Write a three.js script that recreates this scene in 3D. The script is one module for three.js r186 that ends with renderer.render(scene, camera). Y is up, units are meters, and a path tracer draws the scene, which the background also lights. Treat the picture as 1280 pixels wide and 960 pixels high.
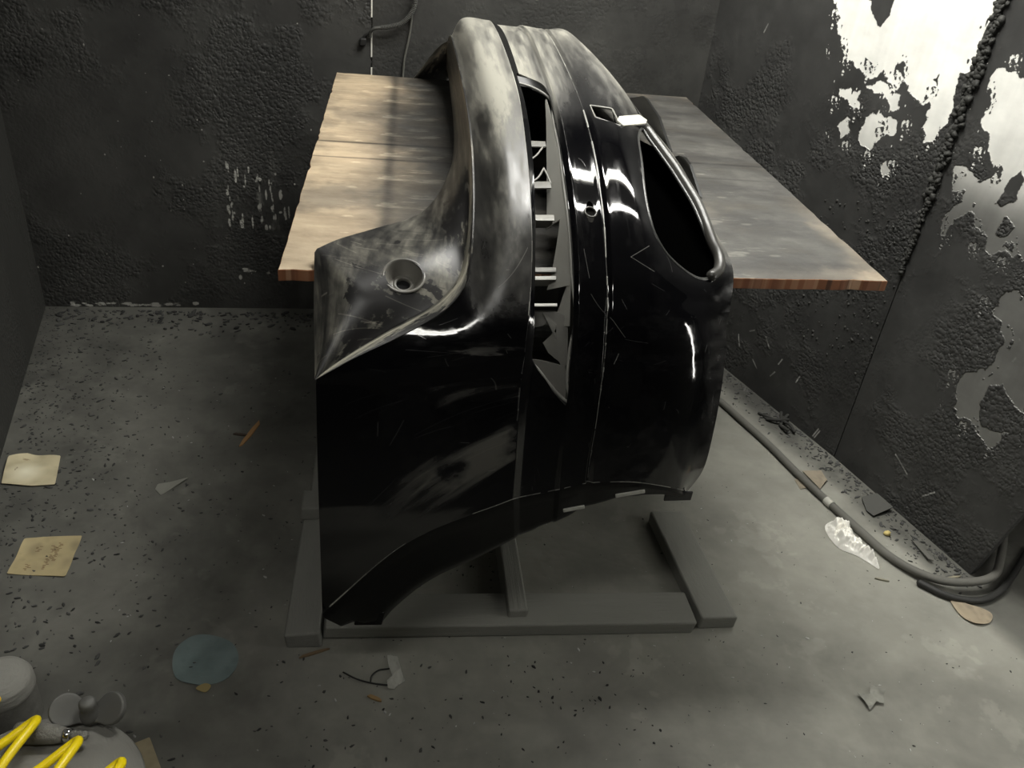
import * as THREE from 'three';
import { mergeGeometries, mergeVertices } from 'three/addons/utils/BufferGeometryUtils.js';
import { RoundedBoxGeometry } from 'three/addons/geometries/RoundedBoxGeometry.js';
import { RectAreaLightUniformsLib } from 'three/addons/lights/RectAreaLightUniformsLib.js';

// ---------- camera, exposure, lights ----------
const scene = new THREE.Scene();
scene.background = new THREE.Color(0x000000);
const camera = new THREE.PerspectiveCamera(2 * Math.atan(480 / 1040) * 180 / Math.PI, 4 / 3, 0.05, 30);
camera.position.set(0, 1.55, 0);
camera.quaternion.setFromRotationMatrix(new THREE.Matrix4().makeBasis(
  new THREE.Vector3(0.98925501, 0.09442801, 0.11161484),
  new THREE.Vector3(-0.01959764, 0.84219580, -0.53881552),
  new THREE.Vector3(-0.14488083, 0.53083857, 0.83499698)));
const renderer = new THREE.WebGLRenderer({ antialias: true });
renderer.toneMapping = THREE.LinearToneMapping;
renderer.toneMappingExposure = 2.4;
renderer.shadowMap.enabled = true;
RectAreaLightUniformsLib.init();
const CEILING = 2.5;
// ceiling fixtures: [x, z, turn, length, brightness]
const FIXTURES = [
  [0.72, -1.78, 0.0, 1.2, 24, 'twin tube ceiling lamp above the middle of the board'],
  [0.74, -2.28, 0.0, 1.2, 23, 'twin tube ceiling lamp above the far end of the board'],
  [-0.42, 0.02, 0.0, 1.2, 7, 'twin tube ceiling lamp crosswise above the front of the room'],
];
const ADDED_WALL_LAMP = [2.14, 1.0, -0.95, 1.1, 8];   // added upright lamp on the unseen right side wall, for the bumper highlight
const LAMP_TINT = new THREE.Color(1.0, 0.985, 0.93);

// ---------- small helpers ----------
function rng(seed) { let a = seed >>> 0; return () => { a = (a + 0x6d2b79f5) | 0; let t = Math.imul(a ^ (a >>> 15), 1 | a); t = (t + Math.imul(t ^ (t >>> 7), 61 | t)) ^ t; return ((t ^ (t >>> 14)) >>> 0) / 4294967296; }; }
const V3 = (x, y, z) => new THREE.Vector3(x, y, z);
const clamp = (x, a = 0, b = 1) => Math.min(b, Math.max(a, x));
const smooth = (a, b, x) => { const t = clamp((x - a) / (b - a)); return t * t * (3 - 2 * t); };
const mix = (a, b, t) => a + (b - a) * t;
const used = new Map();
function numbered(name) { const n = used.get(name) || 0; used.set(name, n + 1); return n ? name + '_' + String(n).padStart(3, '0') : name; }
function mesh(name, geometry, material, parent = scene) {
  const m = new THREE.Mesh(geometry, material); m.name = parent === scene ? numbered(name) : name;
  m.castShadow = m.receiveShadow = true; parent.add(m); return m;
}
function tag(o, label, category, group) { o.userData.label = label; o.userData.category = category; if (group) o.userData.group = group; return o; }
function thing(name, label, category, [x, y, z] = [0, 0, 0], group) {
  const o = new THREE.Group(); o.name = numbered(name); o.position.set(x, y, z); scene.add(o); return tag(o, label, category, group);
}
function structure(o) { o.userData.kind = 'structure'; return o; }
const box = (w, h, d, x = 0, y = 0, z = 0) => new THREE.BoxGeometry(w, h, d).translate(x, y, z);
function worn(w, h, d, x, y, z, seed, amount = 0.003, r = 0.004) {   // a sawn board: rounded and slightly uneven
  const g = mergeVertices(new RoundedBoxGeometry(w, h, d, 3, Math.min(r, w / 2.1, h / 2.1, d / 2.1)).deleteAttribute('normal'));
  const R = rng(seed), p = g.attributes.position, a = R() * 9, b = R() * 9;
  for (let i = 0; i < p.count; i++) {
    const X = p.getX(i), Y = p.getY(i), Z = p.getZ(i);
    p.setXYZ(i, X + amount * Math.sin(Y * 60 + Z * 9 + a), Y + amount * Math.sin(X * 11 + Z * 13 + b), Z + amount * Math.sin(X * 17 + Y * 40 + a));
  }
  g.computeVertexNormals(); return g.translate(x, y, z);
}
const tube = (pts, r, seg = 40, rad = 8, closed = false) => new THREE.TubeGeometry(new THREE.CatmullRomCurve3(pts.map((p) => p.isVector3 ? p : V3(...p)), closed, 'centripetal'), seg, r, rad, closed);
function capped(pts, r, seg = 40, rad = 8) {
  const v = pts.map((p) => p.isVector3 ? p : V3(...p));
  const strip = (g) => { const c = g.toNonIndexed(); return c; };
  const end = (p) => strip(new THREE.SphereGeometry(r, rad, 6).translate(p.x, p.y, p.z));
  return mergeGeometries([strip(tube(v, r, seg, rad)), end(v[0]), end(v[v.length - 1])]);
}
// a closed solid from a surface mesh: a second skin behind it and walls along every open edge
function thicken(geometry, t, pushAlong) {
  const g = geometry, p = g.attributes.position, n = g.attributes.normal, uv = g.attributes.uv, ix = g.index.array, N = p.count;
  const P = [], U = [], I = [];
  const push = (i, s) => { P.push(p.getX(i) - n.getX(i) * s, p.getY(i) - n.getY(i) * s, p.getZ(i) - n.getZ(i) * s); U.push(uv.getX(i), uv.getY(i)); };
  for (let i = 0; i < N; i++) push(i, 0);
  for (let i = 0; i < N; i++) push(i, t);
  const edges = new Map();
  for (let f = 0; f < ix.length; f += 3) {
    const [a, b, c] = [ix[f], ix[f + 1], ix[f + 2]];
    I.push(a, b, c, N + a, N + c, N + b);
    for (const [q, r] of [[a, b], [b, c], [c, a]]) { const k = q < r ? q * 1e6 + r : r * 1e6 + q; edges.set(k, edges.has(k) ? null : [q, r]); }
  }
  for (const e of edges.values()) if (e) {
    const [a, b] = e, k = P.length / 3;
    for (const i of [a, b]) push(i, 0);
    for (const i of [a, b]) push(i, t);
    I.push(k + 1, k, k + 2, k + 1, k + 2, k + 3);
  }
  const out = new THREE.BufferGeometry();
  out.setAttribute('position', new THREE.Float32BufferAttribute(P, 3)); out.setAttribute('uv', new THREE.Float32BufferAttribute(U, 2));
  out.setIndex(I); out.computeVertexNormals(); return out;
}
const inside = (poly, x, y) => { let c = false; for (let i = 0, j = poly.length - 1; i < poly.length; j = i++) { const [a, b] = poly[i], [d, e] = poly[j]; if ((b > y) !== (e > y) && x < (d - a) * (y - b) / (e - b) + a) c = !c; } return c; };
function distTo(poly, x, y) {                     // signed distance, negative inside
  let best = 1e9;
  for (let i = 0, j = poly.length - 1; i < poly.length; j = i++) {
    const [ax, ay] = poly[j], [bx, by] = poly[i], dx = bx - ax, dy = by - ay, t = clamp(((x - ax) * dx + (y - ay) * dy) / (dx * dx + dy * dy || 1e-9));
    best = Math.min(best, (x - ax - dx * t) ** 2 + (y - ay - dy * t) ** 2);
  }
  return inside(poly, x, y) ? -Math.sqrt(best) : Math.sqrt(best);
}
function roundLoop(poly, n = 6) {
  const c = new THREE.CatmullRomCurve3(poly.map(([x, y]) => V3(x, y, 0)), true, 'centripetal');
  return c.getPoints(poly.length * n).slice(0, -1).map((p) => [p.x, p.y]);
}
// grid over a surface S(u, v), cut along the zero line of field(u, v) (kept where positive)
function cutGrid(S, us, vs, field, uvOf) {
  const P = [], U = [], F = [], I = [], W = vs.length, cuts = new Map();
  const add = (u, v) => { P.push(...S(u, v)); U.push(...uvOf(u, v)); return P.length / 3 - 1; };
  const par = [];
  for (const u of us) for (const v of vs) { add(u, v); F.push(field ? field(u, v) : 1); par.push([u, v]); }
  const cut = (a, b) => {
    const k = a < b ? a * 1e6 + b : b * 1e6 + a;
    if (!cuts.has(k)) { const t = F[a] / (F[a] - F[b]); cuts.set(k, add(mix(par[a][0], par[b][0], t), mix(par[a][1], par[b][1], t))); }
    return cuts.get(k);
  };
  const tri = (a, b, c) => {
    const s = [a, b, c], keep = s.filter((i) => F[i] > 0);
    if (keep.length === 3) I.push(a, b, c);
    else if (keep.length === 1) { while (!(F[s[0]] > 0)) s.push(s.shift()); I.push(s[0], cut(s[0], s[1]), cut(s[0], s[2])); }
    else if (keep.length === 2) { while (F[s[0]] > 0) s.push(s.shift()); const x = cut(s[0], s[1]), y = cut(s[0], s[2]); I.push(x, s[1], s[2], x, s[2], y); }
  };
  for (let i = 0; i < us.length - 1; i++) for (let j = 0; j < W - 1; j++) { const a = i * W + j, b = a + 1, c = a + W, d = c + 1; tri(a, b, d); tri(a, d, c); }
  const g = new THREE.BufferGeometry();
  g.setAttribute('position', new THREE.Float32BufferAttribute(P, 3)); g.setAttribute('uv', new THREE.Float32BufferAttribute(U, 2));
  g.setIndex(I); g.computeVertexNormals(); return g;
}

// ---------- noise and textures ----------
const NS = 512, FB = (() => {                     // one tile of periodic fractal noise, 0..1
  const out = new Float32Array(NS * NS); let amp = 1, total = 0;
  for (let o = 0, cells = 4; o < 7; o++, cells *= 2, amp *= 0.6) {
    const R = rng(77 + o), L = new Float32Array(cells * cells).map(() => R()); total += amp;
    for (let y = 0; y < NS; y++) for (let x = 0; x < NS; x++) {
      const fx = x / NS * cells, fy = y / NS * cells, ix = fx | 0, iy = fy | 0; let a = fx - ix, b = fy - iy; a = a * a * (3 - 2 * a); b = b * b * (3 - 2 * b);
      const x1 = (ix + 1) % cells, y1 = (iy + 1) % cells;
      out[y * NS + x] += amp * mix(mix(L[iy * cells + ix], L[iy * cells + x1], a), mix(L[y1 * cells + ix], L[y1 * cells + x1], a), b);
    }
  }
  return out.map((v) => clamp((v / total - 0.5) * 2.1 + 0.5));
})();
function nz(x, y) {                               // the tile repeats every 1 unit
  x = (x - Math.floor(x)) * NS; y = (y - Math.floor(y)) * NS;
  const i = x | 0, j = y | 0, a = x - i, b = y - j, i0 = i & 511, j0 = (j & 511) * NS, i1 = (i + 1) & 511, j1 = ((j + 1) & 511) * NS;
  return mix(mix(FB[j0 + i0], FB[j0 + i1], a), mix(FB[j1 + i0], FB[j1 + i1], a), b);
}
const rx = (x, y) => x * .809 - y * .588, ry = (x, y) => x * .588 + y * .809;
const nf = (x, y, f) => {                         // noise at feature frequency f without a visible repeat: two turned copies of the tile, warped
  const w = nz(x * .13 + .5, y * .13 + .2) * .6, a = nz(x * f + w, y * f - w), b = nz(rx(x, y) * f * .618 + .37, ry(x, y) * f * .618 + .11 + w);
  return clamp((a + b - 1) * .72 + .5);
};
const PEB = (() => {                              // one tile of rounded crumbs, 0..1, of several sizes
  const out = new Float32Array(1024 * 1024);
  for (const [cells, seed, fill, gain] of [[56, 5, .55, 1], [96, 6, .8, .72], [150, 7, .85, .5]]) {
    const R = rng(seed), P = new Float32Array(cells * cells * 3); for (let i = 0; i < cells * cells; i++) { P[i * 3] = R(); P[i * 3 + 1] = R(); P[i * 3 + 2] = R() < fill ? .42 + R() * .42 : 0; }
    const q = 1024 / cells;
    for (let y = 0; y < 1024; y++) for (let x = 0; x < 1024; x++) {
      const cx = Math.floor(x / q), cy = Math.floor(y / q); let best = 0;
      for (let j = -1; j < 2; j++) for (let i = -1; i < 2; i++) { const k = (((cy + j + cells) % cells) * cells + (cx + i + cells) % cells) * 3, r = P[k + 2]; if (!r) continue; const dx = x / q - (cx + i) - P[k], dy = y / q - (cy + j) - P[k + 1], h = 1 - (dx * dx + dy * dy) / (r * r); if (h > best) best = h; }
      const k = y * 1024 + x, v = gain * Math.sqrt(best); if (v > out[k]) out[k] = v;
    }
  }
  return out;
})();
const peb = (x, y) => { x = (x - Math.floor(x)) * 1024; y = (y - Math.floor(y)) * 1024; return PEB[(y | 0) * 1024 + (x | 0)]; };
function texture(w, h, fn, { srgb = false, repeat } = {}) {   // fn(s, t, out) with s, t in 0..1, row 0 at t = 0; out 0..1
  const d = new Uint8Array(w * h * 4), o = [0, 0, 0];
  for (let y = 0, k = 0; y < h; y++) for (let x = 0; x < w; x++, k += 4) { fn((x + .5) / w, (y + .5) / h, o); d[k] = clamp(o[0]) * 255; d[k + 1] = clamp(o[1]) * 255; d[k + 2] = clamp(o[2]) * 255; d[k + 3] = 255; }
  const t = new THREE.DataTexture(d, w, h, THREE.RGBAFormat); t.magFilter = THREE.LinearFilter; t.minFilter = THREE.LinearFilter;
  if (repeat) { t.wrapS = t.wrapT = THREE.RepeatWrapping; t.repeat.set(...repeat); }
  if (srgb) t.colorSpace = THREE.SRGBColorSpace; t.needsUpdate = true; return t;
}
function canvasTexture(w, h, draw, { srgb = true, repeat } = {}) {
  const c = document.createElement('canvas'); c.width = w; c.height = h; draw(c.getContext('2d'), w, h);
  const t = new THREE.CanvasTexture(c); if (srgb) t.colorSpace = THREE.SRGBColorSpace;
  if (repeat) { t.wrapS = t.wrapT = THREE.RepeatWrapping; t.repeat.set(...repeat); }
  return t;
}
const std = (o) => new THREE.MeshStandardMaterial({ side: THREE.DoubleSide, ...o });
const phys = (o) => new THREE.MeshPhysicalMaterial({ side: THREE.DoubleSide, ...o });
// ---------- the setting: a spray room with black lumpy paint ----------
const lump = (x, y) => {                          // relief of the crusted overspray, metres in (2 m tile), 0..1 out
  const cover = smooth(.30, .62, nz(x * .5 + .13, y * .5 + .7)), c2 = smooth(.25, .6, nz(x * 1.5 + .4, y * 1.5 + .1));
  return clamp((.22 + .78 * cover) * c2 * peb(x * 1.5, y * 1.5) * .8 + .2 * nz(x * 1.5, y * 2) + .12 * cover);
};
const lumpBump = texture(1024, 1024, (s, t, o) => { o[0] = o[1] = o[2] = lump(s * 2, t * 2); }, { repeat: [.5, .5] });
const plainWall = std({ color: 0x30302d, roughness: .62, bumpMap: lumpBump, bumpScale: .006 });
// inner face a -> b (floor points), from the floor to the ceiling, thickness behind it
function wallGeometry([ax, az], [bx, bz], y0, y1, unit, extra = 0, thick = .08) {
  const len = Math.hypot(bx - ax, bz - az), dx = (bx - ax) / len, dz = (bz - az) / len, ox = dz * thick, oz = -dx * thick;   // behind = right of a -> b seen from above
  const tx = bx + dx * extra * (y1 - y0), tz = bz + dz * extra * (y1 - y0), len1 = len + extra * (y1 - y0);
  const su = unit ? 1 : 1 / Math.max(len, len1), sv = unit ? 1 : 1 / (y1 - y0), P = [], U = [], I = [];
  const quad = (p) => { const k = P.length / 3; for (const q of p) { P.push(q[0], q[1], q[2]); U.push(q[3], q[4]); } I.push(k, k + 1, k + 2, k, k + 2, k + 3); };
  const A = [ax, y0, az, 0, unit ? y0 : 0], B = [bx, y0, bz, len * su, unit ? y0 : 0], C = [tx, y1, tz, len1 * su, (y1 - (unit ? 0 : y0)) * sv], D = [ax, y1, az, 0, (y1 - (unit ? 0 : y0)) * sv];
  const back = (p) => [p[0] + ox, p[1], p[2] + oz, p[3], p[4]];
  quad([A, B, C, D]); quad([back(B), back(A), back(D), back(C)]); quad([B, back(B), back(C), C]); quad([back(A), A, D, back(D)]); quad([D, C, back(C), back(D)]); quad([back(A), back(B), B, A]);
  const g = new THREE.BufferGeometry();
  g.setAttribute('position', new THREE.Float32BufferAttribute(P, 3)); g.setAttribute('uv', new THREE.Float32BufferAttribute(U, 2)); g.setIndex(I);
  const f = g.toNonIndexed(); f.computeVertexNormals(); return f;
}
const cornerL = [-1.262, -2.908], cornerR = [1.1, -3.03], seamR = [1.443, -2.032], endR = [1.6, -1.499];
const H0 = 0, H1 = CEILING;

// floor
const FX0 = -1.4, FX1 = 2.0, FZ0 = -3.2, FZ1 = -.35;
const floorShade = (X, Z) => {                    // dirt and painted shade on the concrete, darker left and back, 0 clean .. 1 black
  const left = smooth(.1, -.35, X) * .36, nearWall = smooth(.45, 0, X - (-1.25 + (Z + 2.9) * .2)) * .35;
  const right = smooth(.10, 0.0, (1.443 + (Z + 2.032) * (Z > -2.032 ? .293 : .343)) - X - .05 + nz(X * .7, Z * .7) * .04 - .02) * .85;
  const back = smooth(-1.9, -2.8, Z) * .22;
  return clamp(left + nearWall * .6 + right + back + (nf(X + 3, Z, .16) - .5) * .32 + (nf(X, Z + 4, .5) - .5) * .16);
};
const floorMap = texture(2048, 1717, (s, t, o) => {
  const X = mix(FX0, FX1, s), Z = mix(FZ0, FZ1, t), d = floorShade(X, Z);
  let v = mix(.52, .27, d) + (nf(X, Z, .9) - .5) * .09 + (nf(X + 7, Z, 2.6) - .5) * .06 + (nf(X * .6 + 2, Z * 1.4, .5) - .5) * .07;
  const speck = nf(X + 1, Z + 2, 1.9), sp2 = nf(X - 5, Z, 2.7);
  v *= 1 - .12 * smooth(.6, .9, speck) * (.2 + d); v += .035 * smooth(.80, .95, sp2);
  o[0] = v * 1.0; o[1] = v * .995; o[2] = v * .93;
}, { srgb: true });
const floorBump = texture(1024, 1024, (s, t, o) => { o[0] = o[1] = o[2] = .5 * nz(s * 2, t * 2) + .3 * nz(s * 3, t * 5 + .3) + .25 * peb(s * 2, t * 2) * smooth(.6, .75, nz(s, t)); }, { repeat: [.8, .8] });
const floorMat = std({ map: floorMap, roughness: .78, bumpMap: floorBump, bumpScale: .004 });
const floorRest = std({ color: 0x3c3c39, roughness: .8 });
{
  const g = new THREE.BufferGeometry(), P = [], U = [], I = [];
  g.setAttribute('position', new THREE.Float32BufferAttribute([FX0, 0, FZ0, FX0, 0, FZ1, FX1, 0, FZ1, FX1, 0, FZ0], 3));
  g.setAttribute('uv', new THREE.Float32BufferAttribute([0, 0, 0, 1, 1, 1, 1, 0], 2)); g.setIndex([0, 1, 2, 0, 2, 3]); g.computeVertexNormals();
  const fl = new THREE.Group(); fl.name = 'floor'; scene.add(structure(fl));
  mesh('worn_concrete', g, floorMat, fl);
  mesh('slab', mergeGeometries([box(6, .1, 6.5, 0, -.055, -.45), box(6, .005, 3.25, 0, -.0025, 1.275), box(.85, .005, 2.9, -1.825, -.0025, -1.8), box(.7, .005, 2.9, 2.35, -.0025, -1.8)]), floorRest, fl);
}

// back wall: two sheets meeting at a bright bare seam
const SEAM_S = 1.181, BACK_L = Math.hypot(cornerR[0] - cornerL[0], cornerR[1] - cornerL[1]);
const backPoint = (s) => [mix(cornerL[0], cornerR[0], s / BACK_L), mix(cornerL[1], cornerR[1], s / BACK_L)];
const chips = [];                                 // bare flecks on the back wall: [s, y, w, h]
{
  const R = rng(5);
  for (let i = 0; i < 26; i++) chips.push([.66 + R() * .24, .33 + R() * .22, .002 + R() * .004, .004 + R() * .02]);
  for (const s of [.688, .79, .835]) for (let i = 0; i < 9; i++) chips.push([s + (R() - .5) * .012, .36 + R() * .2, .0015 + R() * .0035, .006 + R() * .02]);
  for (let i = 0; i < 60; i++) chips.push([R() * 1.2, .1 + R() * 1.2, .001 + R() * .002, .001 + R() * .003]);
  chips.push([.735, .158, .022, .008], [.72, .165, .01, .004], [.80, .15, .008, .004], [.70, .13, .006, .012]);
  for (let i = 0; i < 22; i++) chips.push([.06 + R() * .5, .006 + R() * .012, .008 + R() * .02, .003 + R() * .004]);
}
const backSheet = (s0, s1, w, h) => {
  const near = chips.filter((c) => c[0] > s0 - .05 && c[0] < s1 + .05), cells = new Map();
  for (const c of near) for (let i = Math.floor((c[0] - c[2]) * 25 - .3); i <= (c[0] + c[2]) * 25 + .3; i++) for (let j = Math.floor((c[1] - c[3]) * 25 - .3); j <= (c[1] + c[3]) * 25 + .3; j++) { const k = i * 999 + j; if (!cells.has(k)) cells.set(k, []); cells.get(k).push(c); }
  return texture(w, h, (s, t, o) => {
    const S = mix(s0, s1, s), Y = t * H1, n = nz(S * 2.3, Y * 2.3), c = (nz(S * .6 + .4, Y * .6) - .5);
    let v = .21 + c * .06 + (n - .5) * .05 - .02 * smooth(.5, .7, lump(S, Y)), bare = 0;
    for (const q of cells.get(Math.floor(S * 25) * 999 + Math.floor(Y * 25)) || []) { const r = ((S - q[0]) / q[2]) ** 2 + ((Y - q[1]) / q[3]) ** 2; if (r < 1.3) bare = Math.max(bare, smooth(1.2, .5, r + (nz(S * 21, Y * 21) - .5) * 1.6)); }
    const grey = smooth(.62, .9, nz(S * 5 + .3, Y * 1.7)) * smooth(.22, 0, Math.hypot(S - .78, (Y - .42) * .8)) * .22;
    v = mix(v + grey, .62, bare); o[0] = v; o[1] = v * .995; o[2] = v * .95;
  }, { srgb: true });
};
const wallBack = new THREE.Group(); wallBack.name = 'wall_back'; scene.add(structure(wallBack));
const lumpB = (len) => { const t = lumpBump.clone(); t.repeat.set(len / 2, H1 / 2); return t; };
mesh('sheet', wallGeometry(cornerL, backPoint(SEAM_S - .003), H0, H1, false), std({ map: backSheet(0, SEAM_S, 1024, 2048), roughness: .62, bumpMap: lumpB(SEAM_S), bumpScale: .0038 }), wallBack);
mesh('sheet', wallGeometry(backPoint(SEAM_S + .002), cornerR, H0, H1, false), std({ map: backSheet(SEAM_S, BACK_L, 1024, 2048), roughness: .55, bumpMap: lumpB(BACK_L - SEAM_S), bumpScale: .0014 }), wallBack);
{
  const a = backPoint(SEAM_S - .0028), b = backPoint(SEAM_S + .0018), R = rng(9), gs = [];
  for (let y = .55; y < 2.4;) { const l = .03 + R() * .18; gs.push(box(.0042, l, .004, mix(a[0], b[0], .5), y + l / 2, a[1] + .0015)); y += l + R() * .05; }
  mesh('seam_edge', mergeGeometries(gs), std({ color: 0xd8d6cc, roughness: .5 }), wallBack).userData.label = 'bare bright seam edge';
  mesh('backing', wallGeometry(backPoint(SEAM_S - .02), backPoint(SEAM_S + .02), H0, H1, true, 0, .02).translate(0, 0, -.006), plainWall, wallBack);
}

// left wall with its return
const wallLeft = structure(mesh('wall_left', wallGeometry([-.86, -.92], cornerL, H0, H1, true), std({ color: 0x32322f, roughness: .7, bumpMap: lumpBump, bumpScale: .005 })));
structure(mesh('wall_left_return', wallGeometry([-2.2, -.92], [-.86, -.92], H0, H1, true), plainWall));

// right wall: two sheets, paint peeled off bare metal, its upper glare painted white
const rough = (poly) => poly;
const peel = {
  far: { add: [
    [[0.50,1.40],[0.522,1.293],[0.565,1.237],[0.587,1.174],[0.642,1.156],[0.686,1.14],[0.733,1.125],[0.769,1.152],[0.784,1.137],[0.84,1.106],[0.838,1.149],[0.816,1.169],[0.825,1.186],[0.867,1.119],[0.892,1.11],[0.929,1.098],[0.946,1.121],[0.961,1.106],[0.956,1.046],[0.979,1.031],[0.975,1.014],[0.998,1.024],[0.997,1.061],[0.999,1.098],[1.011,1.062],[1.019,1.103],[1.012,1.143],[1.003,1.202],[1.04,1.222],[1.036,1.246],[1.04,1.274],[1.032,1.305],[1.035,1.327],[1.03,1.5],[.85,1.7],[.62,1.62]],
    [[0.606,1.048],[0.653,1.086],[0.705,1.072],[0.721,1.037],[0.682,1.04]], [[0.731,1.098],[0.784,1.118],[0.848,1.108],[0.871,1.064],[0.832,1.047],[0.794,1.095]],
    [[0.76,1.02],[0.796,1.05],[0.881,1.041],[0.885,1.003],[0.827,0.979],[0.815,0.935],[0.757,0.952]], [[0.669,0.968],[0.694,0.999],[0.716,0.971],[0.693,0.947]], [[0.863,0.906],[0.877,0.924],[0.894,0.906],[0.883,0.882]]],
    cut: [[[0.618,1.34],[0.73,1.34],[0.731,1.297],[0.71,1.257],[0.671,1.278]], [[0.937,1.166],[0.949,1.182],[0.954,1.155]]],
    strokes: [[.952,.013,.964,.05],[.96,.012,.972,.048],[.816,.144,.824,.174],[.254,1.154,.264,1.18],[.55,.20,.57,.215],[.63,.22,.66,.19],[.70,.10,.715,.125],[.72,.16,.73,.185],[.60,.11,.63,.09],[.5,.16,.52,.12]] },
  near: { add: [
    [[0.048,1.228],[0.087,1.226],[0.121,1.239],[0.164,1.24],[0.5,1.3],[0.5,0.84],[0.40,0.87],[0.351,0.83],[0.328,0.83],[0.291,0.86],[0.282,0.84],[0.254,0.849],[0.229,0.821],[0.211,0.818],[0.195,0.85],[0.158,0.865],[0.126,0.9],[0.117,0.866],[0.088,0.859],[0.087,0.805],[0.068,0.806],[0.059,0.853],[0.091,0.909],[0.082,0.94],[0.048,0.91],[0.035,0.983],[0.123,0.98],[0.144,1.002],[0.119,1.024],[0.09,1.062],[0.092,1.08],[0.059,1.103],[0.065,1.142],[0.033,1.18]],
    [[0.322,0.759],[0.366,0.772],[0.55,0.74],[0.56,0.47],[0.493,0.483],[0.462,0.422],[0.444,0.358],[0.414,0.367],[0.367,0.387],[0.323,0.389],[0.292,0.432],[0.298,0.487],[0.344,0.563],[0.35,0.642],[0.325,0.675],[0.304,0.678],[0.293,0.69],[0.314,0.706],[0.308,0.729]]],
    cut: [[[0.178,0.937],[0.194,0.971],[0.189,1.002],[0.212,1.03],[0.224,1.014],[0.229,0.968],[0.202,0.937]], [[0.219,0.873],[0.22,0.919],[0.255,0.904],[0.24,0.877]], [[0.366,0.508],[0.402,0.536],[0.455,0.497],[0.484,0.496],[0.495,0.464],[0.455,0.417],[0.402,0.401],[0.368,0.45]]],
    strokes: [[.052,.965,.175,.95],[.39,.66,.45,.63],[.40,.60,.41,.64],[.42,.62,.45,.60],[.15,.88,.19,.875],[.33,.10,.36,.14],[.2,.16,.26,.13]] },
};
function peelMaterial(spec, len, w, h, top) {
  const boxOf = (p) => [Math.min(...p.map((q) => q[0])) - .05, Math.max(...p.map((q) => q[0])) + .05, Math.min(...p.map((q) => q[1])) - .05, Math.max(...p.map((q) => q[1])) + .05];
  const adds = spec.add.map((p) => [p, boxOf(p)]), cuts = spec.cut.map((p) => [p, boxOf(p)]);
  const near = (list, x, y) => { let d = .05; for (const [p, b] of list) if (x > b[0] && x < b[1] && y > b[2] && y < b[3]) d = Math.min(d, distTo(p, x, y)); return d; };
  const N = w * h, bare = new Float32Array(N), scr = new Float32Array(N);
  for (let j = 0; j < h; j++) for (let i = 0; i < w; i++) {
    const S = (i + .5) / w * len, Y = (j + .5) / h * H1, k = j * w + i;
    const dA = near(adds, S, Y), dC = near(cuts, S, Y), j1 = (nz(S * 4.1, Y * 4.1) - .5) * .022 + (nz(S * 13, Y * 13) - .5) * .010;
    let b = Math.min(smooth(.0012, -.0012, dA + j1), smooth(-.0012, .0012, dC + j1 * .6));
    if (dA < -.004 && dA > -.03) b *= 1 - smooth(.80, .83, nz(S * 9 + .1, Y * 6.3)) ;
    if (dA > .002 && dA < .05) b = Math.max(b, smooth(.84, .87, nz(S * 11 + .6, Y * 9)));
    bare[k] = b;
    for (const [x0, y0, x1, y1] of spec.strokes) { if (S < Math.min(x0, x1) - .01 || S > Math.max(x0, x1) + .01 || Y < Math.min(y0, y1) - .01 || Y > Math.max(y0, y1) + .01) continue; const dx = x1 - x0, dy = y1 - y0, t = clamp(((S - x0) * dx + (Y - y0) * dy) / (dx * dx + dy * dy)); if (Math.hypot(S - x0 - dx * t, Y - y0 - dy * t) < .0024) scr[k] = 1; }
  }
  const at = (s, t) => Math.min(h - 1, t * h | 0) * w + Math.min(w - 1, s * w | 0);
  const map = texture(w, h, (s, t, o) => {
    const S = s * len, Y = t * H1, k = at(s, t), paint = .225 + (nz(S * .7 + .3, Y * .7) - .5) * .07 + (nz(S * 3, Y * 3) - .5) * .05;
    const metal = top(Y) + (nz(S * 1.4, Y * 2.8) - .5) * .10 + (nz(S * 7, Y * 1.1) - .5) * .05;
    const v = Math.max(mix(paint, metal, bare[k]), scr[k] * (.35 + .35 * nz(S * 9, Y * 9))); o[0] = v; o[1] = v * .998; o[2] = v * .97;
  }, { srgb: true });
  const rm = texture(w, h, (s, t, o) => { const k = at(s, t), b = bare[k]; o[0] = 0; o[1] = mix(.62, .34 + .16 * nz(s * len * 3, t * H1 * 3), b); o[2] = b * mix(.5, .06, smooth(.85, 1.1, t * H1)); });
  const bump = texture(w, h, (s, t, o) => { const S = s * len, Y = t * H1, k = at(s, t); const lumps = .25 + .75 * lump(S + .37, Y + .21) * smooth(1.25, .8, Y + (nz(S, Y) - .5) * .5); o[0] = o[1] = o[2] = mix(lumps, .12, bare[k]); });
  return std({ map, roughnessMap: rm, metalnessMap: rm, roughness: 1, metalness: 1, bumpMap: bump, bumpScale: .006 });
}
const wallRight = new THREE.Group(); wallRight.name = 'wall_right'; scene.add(structure(wallRight));
const FAR_L = Math.hypot(seamR[0] - cornerR[0], seamR[1] - cornerR[1]), NEAR_L = Math.hypot(endR[0] - seamR[0], endR[1] - seamR[1]), NEAR_L1 = NEAR_L + .17 * H1;
mesh('sheet', wallGeometry(cornerR, seamR, H0, H1, false), peelMaterial(peel.far, FAR_L, 1024, 2048, () => .97), wallRight);
mesh('sheet', wallGeometry([seamR[0] + .001, seamR[1] + .003], endR, H0, H1, false, .17, .02), peelMaterial(peel.near, NEAR_L1, 768, 2048, (Y) => mix(.56, .96, smooth(.85, 1.05, Y))), wallRight);  // metal whitened with height to paint in the glare
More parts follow.
